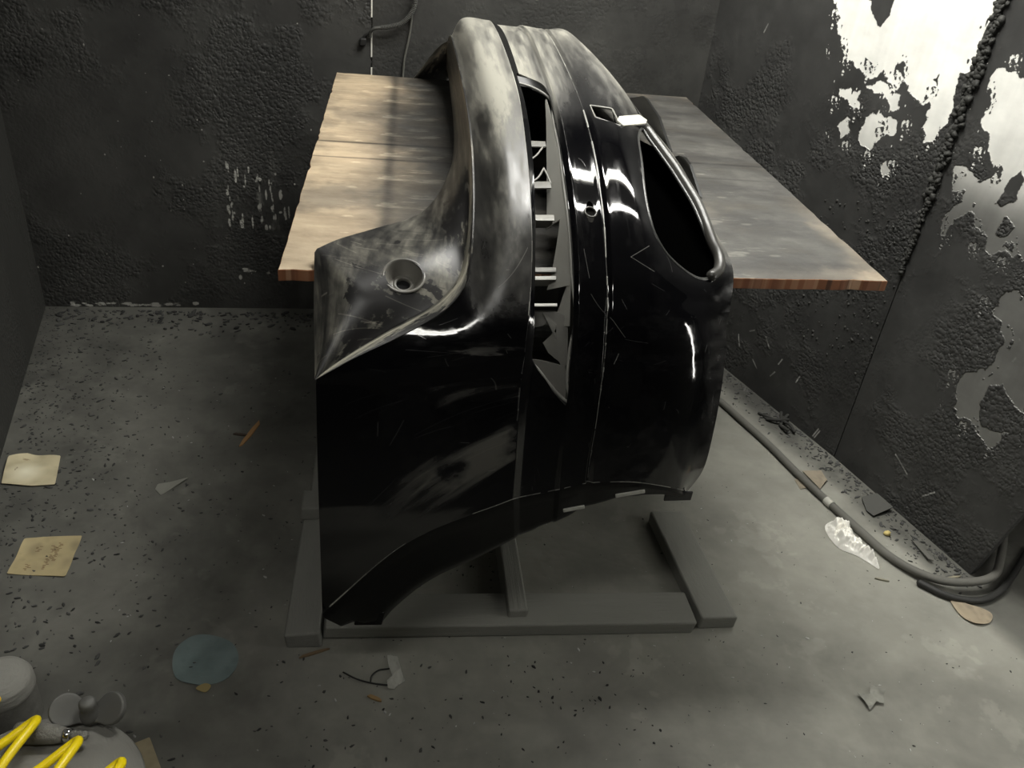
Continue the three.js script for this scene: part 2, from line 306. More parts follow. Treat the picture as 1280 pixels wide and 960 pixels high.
{ // crust of paint built up along the seam
  const R = rng(31), gs = [];
  const crumb = (x, y, z, r) => { const g = mergeVertices(new THREE.IcosahedronGeometry(r, 1).deleteAttribute('normal').deleteAttribute('uv')), p = g.attributes.position; for (let i = 0; i < p.count; i++) { const f = .75 + R() * .5; p.setXYZ(i, p.getX(i) * f, p.getY(i) * f, p.getZ(i) * f * .7); } g.rotateY(R() * 6).rotateX(R() * 6); g.computeVertexNormals(); return g.translate(x, y, z); };
  for (let y = .66; y < 1.75; y += .0045) {
    const w = y > .86 ? .017 : .009 * smooth(.62, .9, y) + .003, n = y > 1.14 || (y > .88 && y < 1.0) ? 2 : 1;
    for (let i = 0; i < n; i++) { const o = (R() + R() - 1) * w; gs.push(crumb(seamR[0] - .004 + o * .33 - .002, y, seamR[1] + o, .0045 + R() * .0075 * (y > .86 ? 1 : .6))); }
  }
  for (let i = 0; i < 170; i++) { const s = FAR_L - R() * .35, y = .3 + R() * .5, f = s / FAR_L; gs.push(crumb(mix(cornerR[0], seamR[0], f), y, mix(cornerR[1], seamR[1], f), .002 + R() * .003)); }
  const crust = mesh('paint_crust', mergeGeometries(gs), std({ color: 0x31312e, roughness: .75 }), wallRight); crust.userData.kind = 'stuff'; crust.userData.label = 'ridge of crusted black paint along the seam';
}
// the rest of the room, closed round the camera
structure(mesh('wall_side', wallGeometry([1.5, -2.1], [2.2, -2.1], H0, H1, true), plainWall));
structure(mesh('wall_side', wallGeometry([2.2, -2.1], [2.2, 2.4], H0, H1, true), std({ color: 0x4c4b46, roughness: .8 })));
structure(mesh('wall_front', wallGeometry([2.2, 2.4], [-2.2, 2.4], H0, H1, true), std({ color: 0x55544f, roughness: .8 })));
structure(mesh('wall_side', wallGeometry([-2.2, 2.4], [-2.2, -.92], H0, H1, true), std({ color: 0x4c4b46, roughness: .8 })));
structure(mesh('ceiling', box(4.8, .1, 6, 0, CEILING + .05, -.4), std({ color: 0x6f6e68, roughness: .85 })));

// ceiling lamps: housing, two tubes, and the light of the same size just below
function addedWallLamp([x, y, z, len, power]) {
  const lamp = thing('added_wall_lamp', 'added upright twin tube lamp on the unseen right side wall beside the sheet metal end', 'lamp', [x, y, z]); lamp.rotation.z = -Math.PI / 2;
  mesh('housing', box(len + .06, .05, .10, 0, .035, 0), std({ color: 0xe6e4dc, roughness: .5 }), lamp);
  const glow = std({ color: 0xffffff, emissive: LAMP_TINT, emissiveIntensity: 6, roughness: .4 });
  for (const s of [-1, 1]) mesh('tube', new THREE.CylinderGeometry(.011, .011, len, 14).rotateZ(Math.PI / 2).translate(0, -.006, s * .018), glow, lamp);
  const l = new THREE.RectAreaLight(LAMP_TINT, power, len, .06); l.rotation.x = -Math.PI / 2; l.position.y = -.023; lamp.add(l);
}
function ceilingLamp([x, z, turn, len, power, label]) {
  const lamp = thing('ceiling_lamp', label, 'lamp', [x, CEILING, z], 'ceiling lamps'); lamp.rotation.y = turn;
  mesh('housing', box(len + .06, .05, .16, 0, -.026, 0), std({ color: 0xe6e4dc, roughness: .5 }), lamp);
  const glow = std({ color: 0xffffff, emissive: LAMP_TINT, emissiveIntensity: 6, roughness: .4 });
  for (const s of [-1, 1]) mesh('tube', new THREE.CylinderGeometry(.013, .013, len, 14).rotateZ(Math.PI / 2).translate(0, -.066, s * .045), glow, lamp);
  const l = new THREE.RectAreaLight(LAMP_TINT, power, len, .13); l.rotation.x = -Math.PI / 2; l.position.y = -.083; lamp.add(l);
}
// ---------- the table: an oversprayed board on a low frame of dusty timbers ----------
const table = thing('work_table', 'rough plywood board table on a dusty timber base, carrying the black bumper', 'table', [0.38, 0, -2.05]);
{
  const T = [0.38, 0, -2.05], TOPY = .93, TH = .019;
  // outline of the board with a nibbled edge
  const corners = [[-.190, -1.318], [.949, -1.372], [.968, -2.795], [-.186, -2.788]], edge = [];
  const R = rng(12);
  corners.forEach((a, i) => { const b = corners[(i + 1) % 4], n = i % 2 ? 60 : 48; for (let k = 0; k < n; k++) { const t = k / n, j = k && (R() < .25) ? -R() * .005 : -R() * .0012; const dx = b[0] - a[0], dz = b[1] - a[1], L = Math.hypot(dx, dz); edge.push([mix(a[0], b[0], t) - dz / L * j, mix(a[1], b[1], t) + dx / L * j]); } });
  const sh = new THREE.Shape(edge.map(([x, z]) => new THREE.Vector2(x, -z)));
  const g = new THREE.ExtrudeGeometry(sh, { depth: TH, bevelEnabled: true, bevelThickness: .0012, bevelSize: .001, bevelSegments: 1 }).rotateX(-Math.PI / 2).translate(0, TOPY - TH, 0);
  const p = g.attributes.position, U = [];
  for (let i = 0; i < p.count; i++) U.push((p.getX(i) + .2) / 1.2, (p.getZ(i) + 2.85) / 1.6);
  g.setAttribute('uv', new THREE.Float32BufferAttribute(U, 2));
  const grain = (X, Z) => nz(X * .55 + .1, Z * 3.1 + nz(X * .4, Z * .4) * .22);
  const map = texture(1024, 1365, (s, t, o) => {
    const X = s * 1.2 - .2, Z = t * 1.6 - 2.85, n = nz(X * .8 + .33, Z * .8 + .1), f = nz(X * 4, Z * 4), gr = grain(X, Z);
    // overspray fog: bare on the left strip, dark elsewhere, a bare crescent at the right rear edge of the front
    let spray = smooth(-.17, .11, X + (n - .5) * .16) * .95;
    if (X < .3) spray = Math.max(spray, .30 * smooth(.45, .7, n) + .16 * smooth(-1.9, -1.45, Z + (n - .5) * .3));
    if (X > .3) spray = .97 - .36 * smooth(.86, .95, X + (n - .5) * .10) * smooth(-2.0, -1.5, Z) - .30 * smooth(-1.43, -1.38, Z + (f - .5) * .05) * smooth(.68, .9, X) - .2 * smooth(-2.74, -2.8, Z + (f - .5) * .05) - .14 * smooth(.40, .75, n);
    spray = clamp(spray + (f - .5) * .16 + (gr - .5) * .22);
    const line = Math.exp(-(((Z + 2.06) / .006) ** 2)) * .35 + Math.exp(-(((Z + 1.94) / .004) ** 2)) * .28 + (X < .2 ? Math.exp(-(((X + .01 + (Z + 2) * .01) / .012) ** 2)) * .22 : 0);
    const w = .74 + (gr - .5) * .30 + (f - .5) * .14 - line;
    const k = .225 + (gr - .5) * .10 + (f - .5) * .10 - line * .2, fleck = (nz(X * .9, Z * 4.4) - .5) * .09 + smooth(.80, .95, nz(X * 1.7 + .4, Z * 6 + .2)) * .12;
    o[0] = mix(w, k, spray) + fleck; o[1] = mix(w * .90, k * .98, spray) + fleck; o[2] = mix(w * .75, k * .93, spray) + fleck * .9;
  }, { srgb: true });
  const bump = texture(1024, 1024, (s, t, o) => { const X = s * 1.2 - .2, Z = t * 1.6 - 2.85; o[0] = o[1] = o[2] = .6 * grain(X, Z) + .4 * nz(X * 7, Z * 9); });
  const top = std({ map, roughness: .62, bumpMap: bump, bumpScale: .0022 });
  const plies = canvasTexture(512, 64, (c) => { c.fillStyle = '#8a5a3c'; c.fillRect(0, 0, 512, 64); const r = rng(3); for (let i = 0; i < 500; i++) { c.fillStyle = ['#a8795a', '#6b3f28', '#b89070', '#3a2a20', '#c9a98a'][r() * 5 | 0]; c.globalAlpha = .5; c.fillRect(r() * 512, r() * 64, 3 + r() * 26, 2 + r() * 5); } }, { repeat: [2, 30] });
  const edgeM = std({ map: plies, roughness: .85 });
  const board = mesh('tabletop', g.translate(-T[0], 0, -T[2]), [top, edgeM], table);
  const dust = (c) => std({ color: c, roughness: .9, bumpMap: floorBump, bumpScale: .0012 });
  const timber = dust(0x84847d), timber2 = dust(0x75756f), dark = dust(0x3c3c39);
  const bar = (name, x0, x1, y0, y1, z0, z1, m, seed, amount) => mesh(name, worn(x1 - x0, y1 - y0, z1 - z0, (x0 + x1) / 2 - T[0], (y0 + y1) / 2, (z0 + z1) / 2 - T[2], seed, amount, .006), m, table);
  bar('base_timber', -.140, .742, .0, .042, -1.425, -1.322, timber, 3, .0045);          // front cross timber
  bar('base_timber', -.222, -.143, .0, .045, -1.70, -1.308, timber2, 4);        // left front runner
  { const r = bar('base_timber', .735, .83, .0, .044, -1.72, -1.325, timber, 5); r.rotation.y = .06; r.position.x = -.02; r.position.z = .02; }
  bar('base_block', -.222, -.155, .045, .085, -1.76, -1.68, timber2, 6);
  bar('base_timber', -.205, -.155, .0, .075, -2.62, -1.72, timber2, 7);         // left rear runner
  bar('base_timber', .64, .72, .0, .04, -2.62, -2.03, timber2, 8);
  bar('base_timber', .285, .332, .0, .066, -2.6, -1.345, timber, 9, .002);      // centre runner, end proud of the front timber
  bar('base_timber', -.2, .78, .04, .10, -2.70, -2.60, dark, 10);
  for (const [x, z] of [[.02, -1.98], [.62, -1.98], [.02, -2.6], [.62, -2.6]]) bar('leg', x - .032, x + .032, .03, .87, z - .032, z + .032, dark, 20 + x * 10, .001);
  bar('top_rail', -.02, .66, .84, TOPY - TH - .001, -2.02, -1.94, dark, 30, .001); bar('top_rail', -.02, .66, .84, TOPY - TH - .001, -2.64, -2.56, dark, 31, .001);
}
// ---------- bumper skin: feature lines across (A..H), stations along, all in metres ----------
const catmull = (a, b, c, d, t, sb, sc) => {      // cubic through b..c; sb / sc make that end a crease
  const m0 = sb ? c - b : (c - a) / 2, m1 = sc ? c - b : (d - b) / 2, t2 = t * t, t3 = t2 * t;
  return (2 * t3 - 3 * t2 + 1) * b + (t3 - 2 * t2 + t) * m0 + (-2 * t3 + 3 * t2) * c + (t3 - t2) * m1;
};
function along(line, u, creases = []) {           // point at station u of a line of [x, y, z]
  const n = line.length - 1, i = Math.min(n - 1, Math.max(0, Math.floor(u))), t = u - i;
  const a = line[Math.max(0, i - 1)], b = line[i], c = line[i + 1], d = line[Math.min(n, i + 2)];
  const sb = i === 0 || creases.includes(i), sc = i + 1 === n || creases.includes(i + 1);
  return [0, 1, 2].map((k) => catmull(a[k], b[k], c[k], d[k], t, sb, sc));
}
function makeSurface(lines, lineCreases, crossCreases) {
  return (u, v) => along(lines.map((l, j) => along(l, u, lineCreases[j] || [])), v, crossCreases);
}
const SKIN = {
  A: [[-0.120,0.295,-1.136],[-0.118,0.489,-1.124],[-0.118,0.664,-1.131],[-0.118,0.817,-1.154],[-0.062,0.847,-1.169],[0.014,0.881,-1.188],[0.081,0.914,-1.211],[0.115,0.942,-1.236],[0.129,0.969,-1.272],[0.137,1.018,-1.345],[0.143,1.062,-1.464],[0.146,1.103,-1.629],[0.145,1.131,-1.865],[0.146,1.137,-2.305],[0.15,1.115,-2.5],[0.16,1.05,-2.63],[0.17,0.99,-2.7],[0.18,0.93,-2.85]],
  B: [[0.038,0.491,-1.124],[0.040,0.563,-1.125],[0.039,0.697,-1.134],[0.039,0.813,-1.153],[0.067,0.846,-1.163],[0.102,0.869,-1.172],[0.133,0.890,-1.181],[0.151,0.914,-1.194],[0.163,0.947,-1.215],[0.176,0.999,-1.259],[0.184,1.064,-1.343],[0.184,1.126,-1.503],[0.182,1.164,-1.698],[0.179,1.191,-2.144],[0.18,1.165,-2.5],[0.18,1.1,-2.66],[0.18,1.02,-2.77],[0.18,0.9,-2.845]],
  C: [[0.219,0.589,-1.126],[0.218,0.650,-1.130],[0.215,0.730,-1.138],[0.215,0.810,-1.152],[0.217,0.841,-1.161],[0.219,0.862,-1.169],[0.220,0.883,-1.178],[0.222,0.910,-1.191],[0.224,0.938,-1.209],[0.228,0.991,-1.251],[0.230,1.057,-1.331],[0.234,1.124,-1.496],[0.240,1.169,-1.731],[0.244,1.190,-2.174],[0.25,1.165,-2.5],[0.25,1.1,-2.66],[0.25,1.02,-2.77],[0.25,0.9,-2.845]],
  C2: [[0.235,0.586,-1.136],[0.233,0.646,-1.140],[0.232,0.727,-1.148],[0.233,0.804,-1.161],[0.235,0.835,-1.170],[0.235,0.857,-1.178],[0.236,0.878,-1.187],[0.236,0.906,-1.200],[0.235,0.934,-1.218],[0.236,0.986,-1.260],[0.240,1.053,-1.344],[0.248,1.119,-1.516],[0.256,1.163,-1.768],[0.268,1.178,-2.22],[0.27,1.155,-2.5],[0.27,1.09,-2.655],[0.27,1.02,-2.765],[0.27,0.9,-2.845]],
  E: [[0.295,0.599,-1.139],[0.294,0.658,-1.143],[0.295,0.731,-1.150],[0.300,0.805,-1.163],[0.300,0.836,-1.172],[0.300,0.858,-1.180],[0.300,0.879,-1.189],[0.300,0.906,-1.203],[0.300,0.935,-1.221],[0.301,0.988,-1.264],[0.299,1.054,-1.349],[0.302,1.119,-1.526],[0.308,1.158,-1.747],[0.327,1.175,-2.25],[0.33,1.153,-2.5],[0.33,1.09,-2.655],[0.33,1.02,-2.765],[0.33,0.9,-2.845]],
  E2: [[0.305,0.607,-1.133],[0.303,0.662,-1.137],[0.303,0.735,-1.145],[0.307,0.808,-1.158],[0.307,0.839,-1.167],[0.308,0.861,-1.175],[0.308,0.882,-1.184],[0.308,0.909,-1.198],[0.309,0.938,-1.216],[0.309,0.990,-1.259],[0.308,1.057,-1.343],[0.312,1.123,-1.516],[0.318,1.163,-1.732],[0.335,1.183,-2.23],[0.34,1.158,-2.5],[0.34,1.095,-2.66],[0.34,1.02,-2.765],[0.34,0.9,-2.845]],
  G2: [[0.356,0.617,-1.140],[0.354,0.667,-1.143],[0.356,0.731,-1.150],[0.357,0.806,-1.164],[0.358,0.837,-1.173],[0.359,0.859,-1.181],[0.359,0.880,-1.190],[0.359,0.908,-1.204],[0.360,0.936,-1.222],[0.359,0.989,-1.266],[0.360,1.056,-1.353],[0.367,1.121,-1.534],[0.373,1.162,-1.779],[0.397,1.173,-2.3],[0.4,1.15,-2.5],[0.4,1.09,-2.65],[0.4,1.02,-2.76],[0.4,0.9,-2.845]],
  F: [[0.443,0.618,-1.14],[0.442,0.662,-1.144],[0.442,0.729,-1.151],[0.440,0.806,-1.165],[0.439,0.838,-1.174],[0.440,0.858,-1.184],[0.440,0.880,-1.192],[0.441,0.907,-1.207],[0.442,0.935,-1.226],[0.444,0.988,-1.272],[0.443,1.056,-1.370],[0.458,1.117,-1.580],[0.481,1.155,-1.90],[0.473,1.165,-2.36],[0.475,1.135,-2.52],[0.475,1.07,-2.65],[0.475,1.0,-2.74],[0.475,0.945,-2.79]],
  G: [[0.538,0.581,-1.166],[0.533,0.639,-1.169],[0.529,0.715,-1.177],[0.527,0.793,-1.189],[0.527,0.826,-1.198],[0.526,0.848,-1.208],[0.527,0.868,-1.220],[0.530,0.894,-1.240],[0.537,0.919,-1.269],[0.558,0.956,-1.330],[0.584,1.012,-1.481],[0.594,1.045,-1.737],[0.590,1.055,-2.02],[0.590,1.045,-2.38],[0.585,1.02,-2.5],[0.58,0.985,-2.6],[0.58,0.96,-2.66],[0.58,0.95,-2.69]],
  H: [[0.577,0.540,-1.205],[0.609,0.585,-1.226],[0.616,0.670,-1.242],[0.616,0.751,-1.257],[0.617,0.784,-1.270],[0.617,0.809,-1.277],[0.616,0.833,-1.287],[0.616,0.860,-1.307],[0.619,0.895,-1.316],[0.626,0.950,-1.365],[0.642,0.958,-1.528],[0.672,0.962,-1.809],[0.682,0.962,-2.167],[0.65,0.962,-2.40],[0.64,0.957,-2.5],[0.63,0.952,-2.58],[0.62,0.95,-2.63],[0.61,0.948,-2.66]],
};
const skinAt = makeSurface(Object.values(SKIN), [[3]], [2, 3, 4, 5, 6]);
// the lamp recess and loading ledge left of line A: stations start at the crease of line A
const OUTER = [[-0.118,0.817,-1.154],[-0.125,0.880,-1.245],[-0.131,0.953,-1.352],[-0.095,0.953,-1.40],[-0.035,0.953,-1.455],[0.035,0.953,-1.52],[0.075,0.953,-1.60],[0.108,0.953,-1.73],[0.139,0.953,-1.94],[0.158,0.953,-2.36],[0.152,0.985,-2.80],[0.086,0.938,-2.862],[0.02,0.87,-2.868],[-0.05,0.79,-2.868]];
const ledgeLines = (() => {
  const a = SKIN.A.slice(3).slice(0, OUTER.length - 1); a.push(SKIN.A[17]); while (a.length > OUTER.length) a.pop(); while (a.length < OUTER.length) a.push(SKIN.A[17]);
  const at = (k, f, drop) => a.map((p, i) => { const o = OUTER[i], w = Math.min(1, i / 2);
    return [p[0] + (o[0] - p[0]) * f, p[1] + (o[1] - p[1]) * f - drop * w * .55, p[2] + (o[2] - p[2]) * f - drop * w * (i < 8 ? .8 : .1)]; });
  return [a, at(1, .05, -.003), at(2, .062, .004), at(3, .085, .013), at(4, .5, -.032), OUTER];
})();
const ledgeAt = makeSurface(ledgeLines, [[], [], [], [2], [2], [2]], [1, 3]);
// ---------- the bumper ----------
const bumper = thing('car_bumper', 'scratched glossy black car bumper lying face up across the plywood board', 'bumper', [0, 0, 0]);
const HOLE_GRILLE = [[12.14,2.57],[12.13,3.44],[12.06,3.92],[11.92,4.05],[11.56,4],[11,4.01],[10.52,3.99],[10,3.99],[9.46,3.99],[8.83,3.99],[7.23,4.05],[5.3,3.99],[3.15,3.98],[2.51,4.05],[2.67,3.82],[2.93,3.57],[3.8,3.2],[4.83,2.9],[6.37,2.86],[7.99,2.88],[9,2.88],[10,2.89],[11,2.95],[11.62,2.86],[11.94,2.7]];
const HOLE_RIGHT = [[11.05,7.15],[10.64,7.06],[10.23,7.01],[9.88,7.02],[9.57,7.08],[9.25,7.25],[9,7.53],[8.83,7.86],[8.82,8.13],[8.96,8.41],[9.22,8.47],[9.5,8.21],[9.8,8.01],[10.1,7.89],[10.39,7.77],[10.6,7.69],[10.84,7.57],[11.08,7.43],[11.22,7.35]];
const HOLE_LAMP = [[11.62,6.16],[11.47,6.64],[11.18,6.75],[11.39,6.2]];
const skinN = (u, v) => { const e = .02, a = skinAt(Math.min(17, u + e), v), b = skinAt(Math.max(0, u - e), v), c = skinAt(u, Math.min(9, v + e)), d = skinAt(u, Math.max(0, v - e)); return V3(...c).sub(V3(...d)).cross(V3(...a).sub(V3(...b))).normalize(); };
const under = (u, v, depth) => { const p = V3(...skinAt(u, v)), n = skinN(u, v); return p.addScaledVector(n, -depth); };   // a point below the outer face
{
  const gr = roundLoop(HOLE_GRILLE, 5), rt = roundLoop(HOLE_RIGHT, 6);
  const field = (u, v) => {
    let f = 9;
    if (u > 2 && u < 12.6 && v > 2.3 && v < 4.4) f = Math.min(f, distTo(gr, u, v));
    if (u > 8.4 && u < 11.6 && v > 6.7 && v < 8.8) f = Math.min(f, distTo(rt, u, v));
    if (u > 10.8 && u < 12 && v > 6 && v < 7) f = Math.min(f, distTo(HOLE_LAMP, u, v));
    f = Math.min(f, Math.hypot((u - 9.93) * .9, v - 5.52) - .155);
    return f;
  };
  const steps = (a, b, n) => Array.from({ length: n }, (_, i) => a + (b - a) * i / n);
  const vs = [...steps(0, 1, 18), ...steps(1, 2, 18), ...steps(2, 3, 8), ...steps(3, 4, 14), ...steps(4, 5, 6), ...steps(5, 5.88, 14), ...steps(5.88, 6.12, 10), ...steps(6.12, 7, 16), ...steps(7, 8, 22), ...steps(8, 9, 20), 9];
  const us = [...steps(0, 2, 18), ...steps(2, 3.6, 22), ...steps(3.6, 8, 60), ...steps(8, 12.4, 84), ...steps(12.4, 17, 50), 17];
  const groove = (u, v) => { const p = skinAt(u, v), d = v - 6; if (Math.abs(d) > .14) return p; const k = .0045 * Math.max(0, 1 - Math.abs(d) / .09) - .0012 * Math.exp(-(((Math.abs(d) - .11) / .02) ** 2)), n = skinN(u, v); return [p[0] - n.x * k, p[1] - n.y * k, p[2] - n.z * k]; };
  const g = thicken(cutGrid(groove, us, vs, field, (u, v) => [v / 9, u / 17]), .0035);

  // paint: gloss black, fogged with dust and scratched, edge highlights drawn in; s = across / 9, t = along / 17
  const W = 1024, Hh = 2048, dustAt = (s, t) => {
    const v = s * 9, u = t * 17, n = nz(v * .13 + .2, u * .10), f = nz(v * .5, u * .42 + .3), q = nz(v * .9 + .4, u * .25);
    let d = 0;
    if (v < 2) d = Math.max(d, smooth(6.5, 8.6, u + (n - .5) * 2.2) * (.50 + .5 * f) * mix(.5, 1.2, smooth(9.5, 12.6, u + (f - .5))));
    const a1 = v * .45 + u * .16, b1 = v * .2 - u * .26;            // wiping marks run aslant over the near wing
    if (v < 2) d = Math.max(d, smooth(.50, .85, nz(a1 * .16 + .2, b1 * 1.1 + .4)) * smooth(.36, .58, nz(v * .14 + .55, u * .11 + .3)) * smooth(.5, 1.1, v) * smooth(6.6, 4.5, u) * smooth(.2, 1, u) * .6);
    if (v >= 2 && v < 3) d *= smooth(10.4, 11.4, u);
    if (v >= 3 && v < 7.4) d = Math.max(d, smooth(10.8, 12.8, u + (n - .5) * 1.2) * (.45 + .7 * f));
    if (v >= 7.3) d = Math.max(d, smooth(8.6, 10.2, u) * smooth(7.3, 7.8, v) * (.5 + .4 * f), smooth(8.0, 8.8, v) * .2 * f);
    if (v >= 6 && v < 8) d = Math.max(d, smooth(.6, .85, nz(a1 * .3 + .7, b1 * .8 + .4)) * smooth(9, 7, u) * .10);
    return clamp(d + smooth(.6, .9, f) * .06);
  };
  const strokes = [];
  { const R = rng(44);
    const s = (v0, u0, v1, u1, w, a) => strokes.push([v0 / 9, u0 / 17, v1 / 9, u1 / 17, w, a]);
    s(6.52, 9.15, 6.93, 9.36, 1.6, .5); s(6.52, 9.15, 6.99, 8.87, 1.4, .45); s(6.2, 4.38, 6.28, 5.2, 2.5, .5); s(5.2, 9.3, 5.35, 8.7, 1.6, .5); s(5.4, 8.3, 5.9, 7.6, 1.6, .45); s(6.05, 7.4, 6.4, 6.3, 1.6, .45); s(6.4, 6.2, 6.9, 6.0, 1.2, .4);
    s(1.1, 8.3, 1.85, 9.3, 1.8, .4); s(0.4, 4.6, 1.5, 4.9, 1.2, .35);
    // thin light lines painted along the creases for their highlights
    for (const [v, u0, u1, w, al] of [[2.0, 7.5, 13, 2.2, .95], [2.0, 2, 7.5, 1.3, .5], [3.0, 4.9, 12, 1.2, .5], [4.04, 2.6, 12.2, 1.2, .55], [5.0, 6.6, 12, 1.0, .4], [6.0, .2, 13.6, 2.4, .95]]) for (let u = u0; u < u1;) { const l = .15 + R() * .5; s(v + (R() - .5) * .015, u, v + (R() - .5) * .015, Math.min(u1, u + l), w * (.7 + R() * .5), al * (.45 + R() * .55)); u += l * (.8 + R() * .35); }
    for (let v = .1; v < 9; v += .22) if (R() < .8) s(v, .03, v + .2, .03, 4, .45 + R() * .45);  // light line painted for the highlight on the bottom edge
    for (let i = 0; i < 150; i++) { const v = R() * 9, u = R() * 13, a = R() * 6.3, l = .05 + R() * R() * .7; s(v, u, v + Math.cos(a) * l * .5, u + Math.sin(a) * l, .6 + R() * .8, .12 + R() * .3); }
    for (let i = 0; i < 45; i++) { const v = 7.9 + R() * 1.0, u = 1.5 + R() * 6, a = 1.2 + R() * .8, l = .2 + R() * .8; s(v, u, v + Math.cos(a) * l * .3, u + Math.sin(a) * l, .6, .12 + R() * .25); }
    for (let i = 0; i < 40; i++) { const v = .3 + R() * 1.6, u = .5 + R() * 4, a = .3 + R() * .5, l = .3 + R() * .9; s(v, u, v + Math.cos(a) * l, u + Math.sin(a) * l, .6, .10 + R() * .22); }
  }
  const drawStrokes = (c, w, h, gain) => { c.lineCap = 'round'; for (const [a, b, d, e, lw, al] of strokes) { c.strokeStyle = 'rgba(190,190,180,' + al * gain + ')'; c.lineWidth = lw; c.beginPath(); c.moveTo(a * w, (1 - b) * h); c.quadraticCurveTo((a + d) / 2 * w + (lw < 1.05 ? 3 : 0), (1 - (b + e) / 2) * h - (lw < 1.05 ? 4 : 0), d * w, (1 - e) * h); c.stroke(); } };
  const fill = (c, w, h, fn) => { const im = c.createImageData(w, h); for (let y = 0, k = 0; y < h; y++) for (let x = 0; x < w; x++, k += 4) { const p = fn((x + .5) / w, 1 - (y + .5) / h); im.data[k] = p[0]; im.data[k + 1] = p[1]; im.data[k + 2] = p[2]; im.data[k + 3] = 255; } c.putImageData(im, 0, 0); };
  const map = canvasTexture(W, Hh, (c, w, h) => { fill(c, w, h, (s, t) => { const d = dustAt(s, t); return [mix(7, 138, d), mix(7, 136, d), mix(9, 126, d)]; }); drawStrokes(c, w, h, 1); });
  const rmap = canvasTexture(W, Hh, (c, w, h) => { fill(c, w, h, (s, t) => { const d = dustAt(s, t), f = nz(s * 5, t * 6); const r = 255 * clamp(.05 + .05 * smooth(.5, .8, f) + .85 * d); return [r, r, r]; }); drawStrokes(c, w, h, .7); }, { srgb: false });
  const wobble = texture(256, 512, (s, t, o) => { o[0] = o[1] = o[2] = nz(s * .6, t * .9); });
  const paint = phys({ map, roughnessMap: rmap, roughness: 1, metalness: 0, ior: 1.5, bumpMap: wobble, bumpScale: .0006 });
  const black = phys({ color: 0x050506, roughness: .3, specularIntensity: .35, ior: 1.5 });
  const trim = std({ color: 0x2b2b2a, roughness: .45 });
  mesh('cover', g, paint, bumper);

  // lamp recess and loading ledge
  const socketUV = [3.22, 3.80], lus = [...steps(0, 3, 26), ...steps(3, 4.2, 26), ...steps(4.2, 13, 60), 13], lvs = [...steps(0, 3, 24), ...steps(3, 4.4, 26), ...steps(4.4, 5, 8), 5];
  const sc = V3(...ledgeAt(...socketUV));
  const lg = thicken(cutGrid(ledgeAt, lus, lvs, (u, v) => { if (u < 2 || u > 5 || v < 3) return 1; return V3(...ledgeAt(u, v)).distanceTo(sc) - .031; }, (u, v) => [v / 5, u / 13]), .0032);
  const ledgeMap = canvasTexture(1024, 1024, (c, w, h) => {
    fill(c, w, h, (s, t) => { const v = s * 5, u = t * 13, n = nz(v * .17 + .3, u * .22 + .1), f = nz(v * .8, u * .7), st = nz(v * .25 + u * .12 + .3, u * .5 - v * 1.1);
      let d = .34 + (n - .5) * .5 + (f - .5) * .25 + (st - .5) * .45; d += smooth(3.2, 5, u) * .1; d -= .5 * smooth(.66, .74, nz(v * .31 + .5, u * .28 + .62)); d += .5 * Math.exp(-(((v - 1.6) / .9) ** 2)) * smooth(9, 5, u);
      d = clamp(d, .03, .95); return [mix(18, 172, d), mix(18, 168, d), mix(18, 152, d)]; });
    const R = rng(61); c.lineCap = 'round';
    for (let i = 0; i < 60; i++) { const x = w * (.55 + R() * .45), y = h * (1 - R() * .36), a = 2.2 + R() * .7, l = 20 + R() * R() * 240; c.strokeStyle = 'rgba(' + (R() < .3 ? '20,20,20,' : '185,180,165,') + (.10 + R() * .35) + ')'; c.lineWidth = 1 + R() * 2.5; c.beginPath(); c.moveTo(x, y); c.lineTo(x + Math.cos(a) * l, y - Math.sin(a) * l * .5); c.stroke(); }
  });
  mesh('lamp_recess', lg, phys({ map: ledgeMap, roughness: .4 }), bumper).userData.label = 'dusty scuffed lamp recess and upper ledge';
  { // funnel round the fixing hole
    const n = V3(...ledgeAt(socketUV[0], socketUV[1] + .1)).sub(V3(...ledgeAt(socketUV[0], socketUV[1] - .1))).cross(V3(...ledgeAt(socketUV[0] + .1, socketUV[1])).sub(V3(...ledgeAt(socketUV[0] - .1, socketUV[1])))).normalize();
    if (n.y < 0) n.negate();
    const prof = [[.0365, .0005], [.0350, .0025], [.0325, .0022], [.030, -.002], [.024, -.015], [.0195, -.0225], [.0175, -.0235], [.0155, -.0215], [.0125, -.0215], [.0115, -.0245], [.0115, -.030]].map(([r, y]) => new THREE.Vector2(r, y));
    const fun = new THREE.LatheGeometry(prof, 40); const q = new THREE.Quaternion().setFromUnitVectors(V3(0, 1, 0), n);
    fun.applyQuaternion(q).translate(sc.x, sc.y, sc.z);
    mesh('socket_hole_shade', new THREE.CircleGeometry(.0115, 24).applyQuaternion(new THREE.Quaternion().setFromUnitVectors(V3(0, 0, 1), n)).translate(sc.x - n.x * .0285, sc.y - n.y * .0285, sc.z - n.z * .0285), std({ color: 0x030303, roughness: .9 }), bumper);  // black disc added for the shade down the hole
    mesh('mounting_socket', fun, phys({ color: 0x6b6963, roughness: .28 }), bumper);
  }

